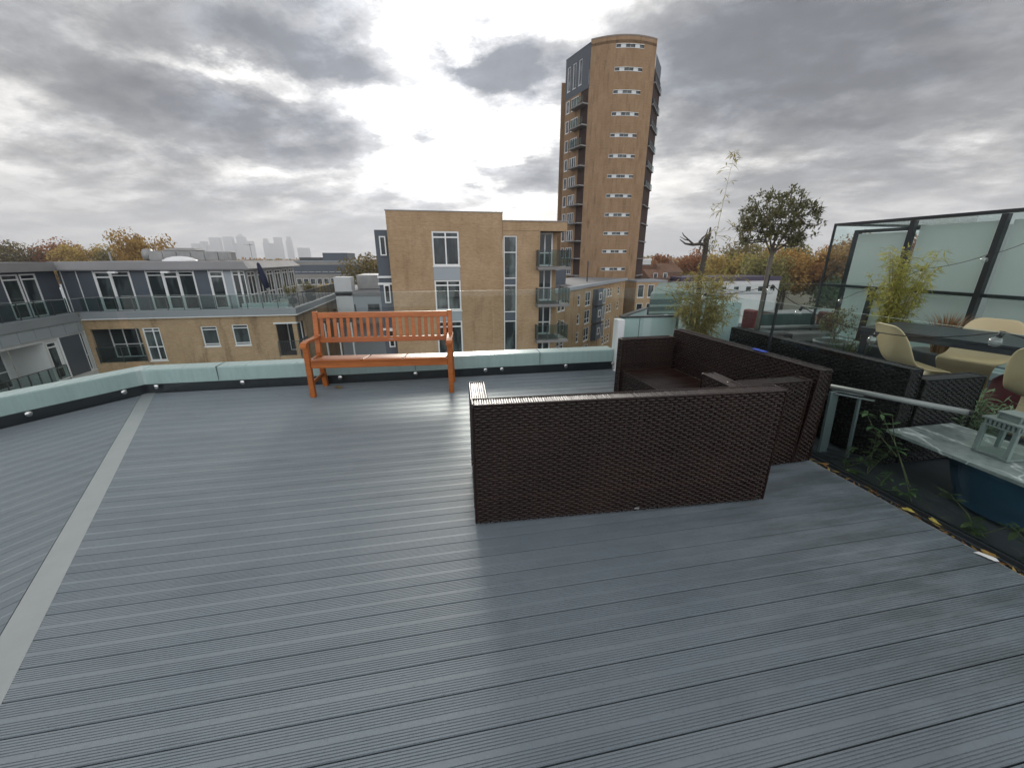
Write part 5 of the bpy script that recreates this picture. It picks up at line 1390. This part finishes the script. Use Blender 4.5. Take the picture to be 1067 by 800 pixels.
for (u, x, wd, h, k), lab in zip(sky_t, names):
    b = MB(); z0 = GZ
    xx = x
    if k == 0: b.box(-wd / 2, wd / 2, -30, 30, 0, h - GZ)
    elif k == 1:
        b.box(-wd / 2, wd / 2, -30, 30, 0, h - 22 - GZ); q = h - 22 - GZ
        b.faces_idx([(-wd / 2, -30, q + .1), (wd / 2, -30, q + .1), (wd / 2, 30, q + .1), (-wd / 2, 30, q + .1), (0, 0, q + 34)], [(0, 1, 4), (1, 2, 4), (2, 3, 4), (3, 0, 4)])
    else:
        b.box(-wd / 2, wd / 2, -25, 25, 0, h * .8 - GZ); b.box(-wd * .34, wd * .4, -20, 20, h * .8 - GZ + .1, h - GZ)
    o = b.build('far_tower', M['sky_far']); o.location = (xx * .985, 4900 + (x % 7) * 20, GZ); tag(o, lab, 'skyscraper', 'hazy skyscrapers on the horizon')

# ------------------------------------------------------------------ trees
def tree_proto(seed, H, W, mat, nleaf, ls):
    r = random.Random(seed)
    tk = MB(); tk.smooth = True
    tk.tube([(0, 0, 0), (.1, 0, H * .2), (0, .1, H * .45), (.1, 0, H * .7)], [H * .022, H * .018, H * .013, H * .005], 8)
    for k in range(7):
        a = r.uniform(0, 6.28); z = H * r.uniform(.25, .5); q = W * r.uniform(.25, .42)
        tk.tube([(0, 0, z), (q * .5 * math.cos(a), q * .5 * math.sin(a), z + H * .13), (q * math.cos(a), q * math.sin(a), z + H * .25)], [H * .009, H * .006, H * .002], 5, False)
    lobes = []
    for k in range(34):
        d = rdir(r, -.7, 1); s = r.uniform(.35, .98)
        lobes.append((Vector((d.x * W * .5 * s, d.y * W * .5 * s, H * .6 + d.z * H * .34 * s)), W * r.uniform(.10, .19)))
    lm = MB()
    for k in range(7): lobes.append((Vector((r.uniform(-.16, .16) * W, r.uniform(-.16, .16) * W, H * r.uniform(.45, .85))), W * .2))
    for k in range(nleaf):
        c, q = r.choice(lobes); d = rdir(r); p = c + d * q * (r.random() ** .4) * Vector((1, 1, .8)).length / 1.62
        n = (d + rdir(r) * .8).normalized(); t = n.orthogonal().normalized(); b = n.cross(t); s = ls * r.uniform(.5, 1.25)
        lm.faces_idx([p + t * s, p + b * s * .7, p - t * s * .9, p - b * s * .7], [(0, 1, 2, 3)])
    root = bpy.data.objects.new('autumn_tree', None); COL.objects.link(root)
    tk.build('trunk', M['bark'], root); lm.build('crown', M[mat], root)
    return root
protos = [tree_proto(1, 15, 12, 'rust', 8000, .27), tree_proto(2, 15, 13, 'gold', 8000, .27), tree_proto(3, 15, 12.5, 'olivet', 8000, .27), tree_proto(4, 14, 11, 'rust', 3000, .36), tree_proto(5, 14, 12, 'green', 4200, .36)]
used = set()
def tree(kind, x, y, s, label, group, rz):
    o = protos[kind] if kind not in used else copy_tree(protos[kind])
    used.add(kind); o.location = (x, y, GZ); o.scale = (s, s, s * rnd.uniform(.92, 1.08)) if s < 1.71 or x > 0 else (1.1, 1.1, 1.74); o.rotation_euler = (0, 0, rz)
    tag(o, label, 'tree', group)
kn = ['rust orange', 'golden', 'olive brown', 'thin rust', 'dark green']
# right-hand treeline, from the tower to the pavilion; tops about 7-9 m above our eyes
right = [(0, 82, 170, 1.35), (3, 90, 150, 1.38), (0, 96, 138, 1.42), (1, 92, 118, 1.5), (2, 101, 122, 1.52), (2, 88, 98, 1.42), (0, 99, 100, 1.55), (2, 108, 108, 1.62), (0, 108, 92, 1.55), (1, 116, 98, 1.58), (0, 126, 104, 1.7), (4, 96, 80, 1.05), (2, 112, 78, 1.35), (0, 122, 84, 1.62), (1, 124, 72, 1.5), (0, 138, 88, 1.7)]
right.sort(key=lambda t: math.atan2(t[0], t[1]))
cnt = {}
for k, (kd, x, y, s) in enumerate(right):
    c = cnt.get(kd, 0); cnt[kd] = c + 1
    tree(kd, x, y, s, f'{kn[kd]} tree, {ordinal(c)} of its colour from the tower along the right treeline', 'autumn trees beyond the tower', k * 1.7)
left = [(1, -175, 190, 1.64), (2, -160, 186, 1.56), (0, -151, 196, 1.66), (1, -138, 188, 1.62), (2, -126, 190, 1.56), (1, -113, 186, 1.62), (0, -101, 178, 1.55), (1, -75, 122, 1.72), (2, -190, 182, 1.5)]
left.sort(key=lambda t: math.atan2(t[0], t[1]))
cnt = {}
for k, (kd, x, y, s) in enumerate(left):
    c = cnt.get(kd, 0); cnt[kd] = c + 1
    lab = f'{kn[kd]} tree, {ordinal(c)} of its colour from the left above the left block roof'
    if s > 1.5: lab = 'tallest golden orange tree rising behind the round duct on the left'
    tree(kd, x, y, s, lab, 'autumn trees behind the left block', k * 2.1)
tree(2, -13.5, 92, 1.27, 'olive green tree beside the slate bay of the central block', 'trees behind the bench', 1)
tree(1, -17.0, 75, .98, 'low golden tree in front of the office block behind the bench', 'trees behind the bench', 2)
# far woods that read as one mass
def woods():
    r = random.Random(77); m = MB()
    for k in range(26000):
        a = r.uniform(-1.15, 1.15); d = r.uniform(260, 900); x, y = d * math.sin(a), d * math.cos(a)
        h = 15 + 5 * mnoise.noise(Vector((x * .02, y * .02, 0))) + (3 if a > .4 else 0)
        z = GZ + h * r.random() ** .6; s = 1.2 * r.uniform(.5, 1.3) * d / 450
        n = rdir(r); t = n.orthogonal().normalized(); b = n.cross(t); p = Vector((x, y, z))
        m.cur = r.choice((0, 0, 1, 2, 2)); m.faces_idx([p + t * s, p + b * s, p - t * s, p - b * s], [(0, 1, 2, 3)])
    o = m.build('far_woods', [M['rust'], M['gold'], M['olivet']]); tag(o, 'far belt of autumn woodland along the horizon', 'woodland', kind='stuff')
woods()
# far town roofs
def town():
    r = random.Random(5); m = MB()
    for k in range(260):
        a = r.uniform(-.75, .1); d = r.uniform(180, 1400); x, y = d * math.sin(a), d * math.cos(a); w_ = r.uniform(8, 22); h = r.uniform(8, 15.5); dd = r.uniform(8, 14)
        m.cur = r.choice((0, 0, 1, 2)); m.box(x - w_ / 2, x + w_ / 2, y, y + dd, GZ, GZ + h)
    o = m.build('far_town', [M['redbrick'], M['concrete'], M['offwhite']]); tag(o, 'far roofs of the town below the skyline', 'town', kind='stuff')
town()

# ------------------------------------------------------------------ haze
def haze():
    m = MB(); m.box(-3450, 3450, -120, 5650, GZ - 1, 262)
    o = m.build('haze', []); me = o.data; me.materials.clear()
    mt, nt, out = new_mat('haze_air'); v = nt.nodes.new('ShaderNodeVolumePrincipled')
    v.inputs['Color'].default_value = (.93, .95, 1, 1); v.inputs['Density'].default_value = 2.5e-4; v.inputs['Anisotropy'].default_value = .2
    nt.links.new(v.outputs[0], out.inputs['Volume']); me.materials.append(mt); tag(o, kind='stuff')
haze()

# ------------------------------------------------------------------ sky and light
SUN_EL, SUN_AZ = R(19), R(2.5)       # azimuth from +Y towards +X
sd = Vector((math.sin(SUN_AZ) * math.cos(SUN_EL), math.cos(SUN_AZ) * math.cos(SUN_EL), math.sin(SUN_EL)))
def sky():
    wd = bpy.data.worlds.new('World'); sc.world = wd; wd.use_nodes = True; nt = wd.node_tree; nt.nodes.clear(); N = NT(nt)
    out = N.n('ShaderNodeOutputWorld'); bg = N.n('ShaderNodeBackground'); bg.inputs[1].default_value = .1
    N.link(bg.outputs[0], out.inputs[0])
    st = N.n('ShaderNodeTexSky', sky_type='NISHITA'); st.sun_disc = False; st.sun_elevation = SUN_EL; st.sun_rotation = SUN_AZ
    st.air_density = 1.0; st.dust_density = 2.0
    tc = N.n('ShaderNodeTexCoord'); d = tc.outputs['Generated']
    nrm = N.n('ShaderNodeVectorMath', operation='NORMALIZE'); N.link(d, nrm.inputs[0]); d = nrm.outputs[0]
    sp = N.n('ShaderNodeSeparateXYZ'); N.link(d, sp.inputs[0])
    zc = N.math('ADD', N.math('MAXIMUM', sp.outputs[2], 0.0), .22)
    px = N.math('DIVIDE', sp.outputs[0], zc); py = N.math('DIVIDE', sp.outputs[1], zc)
    cv = N.n('ShaderNodeCombineXYZ'); N.link(px, cv.inputs[0]); N.link(py, cv.inputs[1]); p = cv.outputs[0]
    dot = N.n('ShaderNodeVectorMath', operation='DOT_PRODUCT'); N.link(d, dot.inputs[0]); dot.inputs[1].default_value = sd
    sun = N.math('MAXIMUM', dot.outputs['Value'], 0.0)
    # cloud cover: large streets, ragged by finer turbulence
    mp = N.mapping(p, (1, 1, 1), (0, 0, R(28)))
    big = N.noise(N.mapping(mp, (.7, 1.0, 1), loc=(3.1, .4, 0)), 1.0, 4, .5, .3)
    mid = N.noise(N.mapping(mp, (1.2, 1.5, 1), loc=(1.3, 2.2, 0)), 1.5, 9, .60, .2)
    fin = N.noise(mp, 6, 9, .64, .1)
    dens = N.math('ADD', N.math('MULTIPLY', big, .48), N.math('ADD', N.math('MULTIPLY', mid, .46), N.math('MULTIPLY', fin, .17)))
    wn = N.n('ShaderNodeTexNoise'); wn.inputs['Scale'].default_value = 1.9; wn.inputs['Detail'].default_value = 7; wn.inputs['Roughness'].default_value = .62; N.link(mp, wn.inputs['Vector'])
    wv = N.n('ShaderNodeVectorMath', operation='SUBTRACT'); N.link(wn.outputs['Color'], wv.inputs[0]); wv.inputs[1].default_value = (.5, .5, .5)
    wa = N.n('ShaderNodeVectorMath', operation='MULTIPLY_ADD'); N.link(wv.outputs[0], wa.inputs[0]); wa.inputs[1].default_value = (.85, .85, 0); N.link(p, wa.inputs[2]); pwarp = wa.outputs[0]
    def blob(cx, cy, rx, ry, rot, amt):
        nonlocal dens
        q = N.mapping(pwarp, (1, 1, 1), (0, 0, 0), (-cx, -cy, 0)); q = N.mapping(q, (1 / rx, 1 / ry, 1), (0, 0, 0)) if not rot else N.mapping(N.mapping(q, (1, 1, 1), (0, 0, rot)), (1 / rx, 1 / ry, 1))
        ln = N.n('ShaderNodeVectorMath', operation='LENGTH'); N.link(q, ln.inputs[0])
        g = N.math('SUBTRACT', 1.0, ln.outputs['Value'], clamp=True)
        g = N.math('MULTIPLY', N.math('MULTIPLY', N.math('MULTIPLY', g, g), N.math('SUBTRACT', 3.0, N.math('MULTIPLY', g, 2.0))), amt); dens = N.math('ADD', dens, g)
    for b in BLOBS: blob(*b)
    cl = N.ramp(dens, [(.50, 0), (.545, .42), (.61, .78), (.74, 1)])
    thin = N.ramp(dens, [(.36, 0), (.50, 1)])
    # brightness of lit cloud: white round the sun, softer away, with brightness added behind us, out of view, to light the facades
    g1 = N.math('POWER', sun, 13.0); g2 = N.math('POWER', sun, 60.0)
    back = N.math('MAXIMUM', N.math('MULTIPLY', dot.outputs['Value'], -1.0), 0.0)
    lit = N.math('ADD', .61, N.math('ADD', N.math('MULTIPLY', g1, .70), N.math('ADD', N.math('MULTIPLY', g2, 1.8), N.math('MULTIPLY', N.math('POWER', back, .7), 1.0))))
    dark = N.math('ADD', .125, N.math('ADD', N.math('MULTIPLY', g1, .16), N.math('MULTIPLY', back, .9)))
    tex = N.noise(N.mapping(mp, (1.8, 2.2, 1), loc=(7.7, 1.1, 0)), 1.9, 9, .62, .2)
    dark = N.math('MULTIPLY', dark, N.ramp(tex, [(.3, .80), (.5, 1.0), (.7, 1.7)]))
    lit = N.math('MULTIPLY', lit, N.ramp(tex, [(.32, .72), (.5, .95), (.68, 1.25)]))
    lc = N.n('ShaderNodeVectorMath', operation='SCALE'); lc.inputs[0].default_value = (1.0, .985, .96); N.link(lit, lc.inputs['Scale'])
    dc = N.n('ShaderNodeVectorMath', operation='SCALE'); dc.inputs[0].default_value = (.90, .965, 1.10); N.link(dark, dc.inputs['Scale'])
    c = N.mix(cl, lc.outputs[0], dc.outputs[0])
    sk = N.n('ShaderNodeVectorMath', operation='SCALE'); N.link(st.outputs[0], sk.inputs[0]); sk.inputs['Scale'].default_value = .12
    c = N.mix(N.math('ADD', .8, N.math('MULTIPLY', thin, .2)), sk.outputs[0], c)
    # low sky settles to a grey veil
    hz = N.ramp(sp.outputs[2], [(.0, 1), (.16, 0)])
    veil = N.n('ShaderNodeVectorMath', operation='SCALE'); veil.inputs[0].default_value = (.98, .985, 1.0)
    N.link(N.math('ADD', .46, N.math('MULTIPLY', g1, .28)), veil.inputs['Scale'])
    c = N.mix(N.math('MULTIPLY', hz, .65), c, veil.outputs[0])
    s10 = N.n('ShaderNodeVectorMath', operation='SCALE'); s10.inputs['Scale'].default_value = 10.0; N.link(c, s10.inputs[0])
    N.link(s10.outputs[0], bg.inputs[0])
# cloud masses: centre on the cloud plane, radii, rotation, amount (+ thick cloud, - break)
BLOBS = [(-0.332, 1.619, 0.593, 0.269, R(-32), 0.21), (-0.710, 2.130, 0.852, 0.369, R(-41), 0.20), (0.304, 1.616, 0.368, 0.288, R(0), 0.30), (0.988, 1.311, 0.790, 0.435, R(10), 0.21), (1.872, 1.440, 1.224, 0.864, R(0), 0.12), (0.530, 2.550, 0.408, 0.340, R(0), 0.20), (0.051, 2.132, 0.175, 0.102, R(-30), 0.20), (-1.155, 1.463, 0.424, 0.308, R(0), 0.12), (-0.060, 1.978, 0.378, 0.272, R(0), -0.20), (0.283, 2.086, 0.372, 0.335, R(0), -0.20), (0.081, 1.393, 0.211, 0.324, R(0), -0.16), (-0.642, 1.774, 0.378, 0.151, R(-30), -0.12), (1.254, 2.244, 0.528, 0.462, R(0), -0.06)]
sky()
sl = bpy.data.lights.new('sun', 'SUN'); so = bpy.data.objects.new('sun', sl); COL.objects.link(so)
sl.energy = 1.5; sl.angle = R(14); sl.color = (1, .95, .87)
so.rotation_euler = (-sd).to_track_quat('-Z', 'Y').to_euler()

# ------------------------------------------------------------------ render settings
sc.render.engine = 'CYCLES'
cy = sc.cycles
cy.max_bounces = 8; cy.diffuse_bounces = 3; cy.glossy_bounces = 4; cy.transmission_bounces = 6; cy.transparent_max_bounces = 24; cy.volume_bounces = 0
cy.caustics_reflective = False; cy.caustics_refractive = False; cy.sample_clamp_indirect = 6
cy.use_denoising = True
try: cy.denoiser = 'OPENIMAGEDENOISE'
except Exception: pass
vs = sc.view_settings; vs.view_transform = 'Standard'; vs.look = 'None'; vs.exposure = 0.58; vs.gamma = 1.0; vs.use_curve_mapping = False
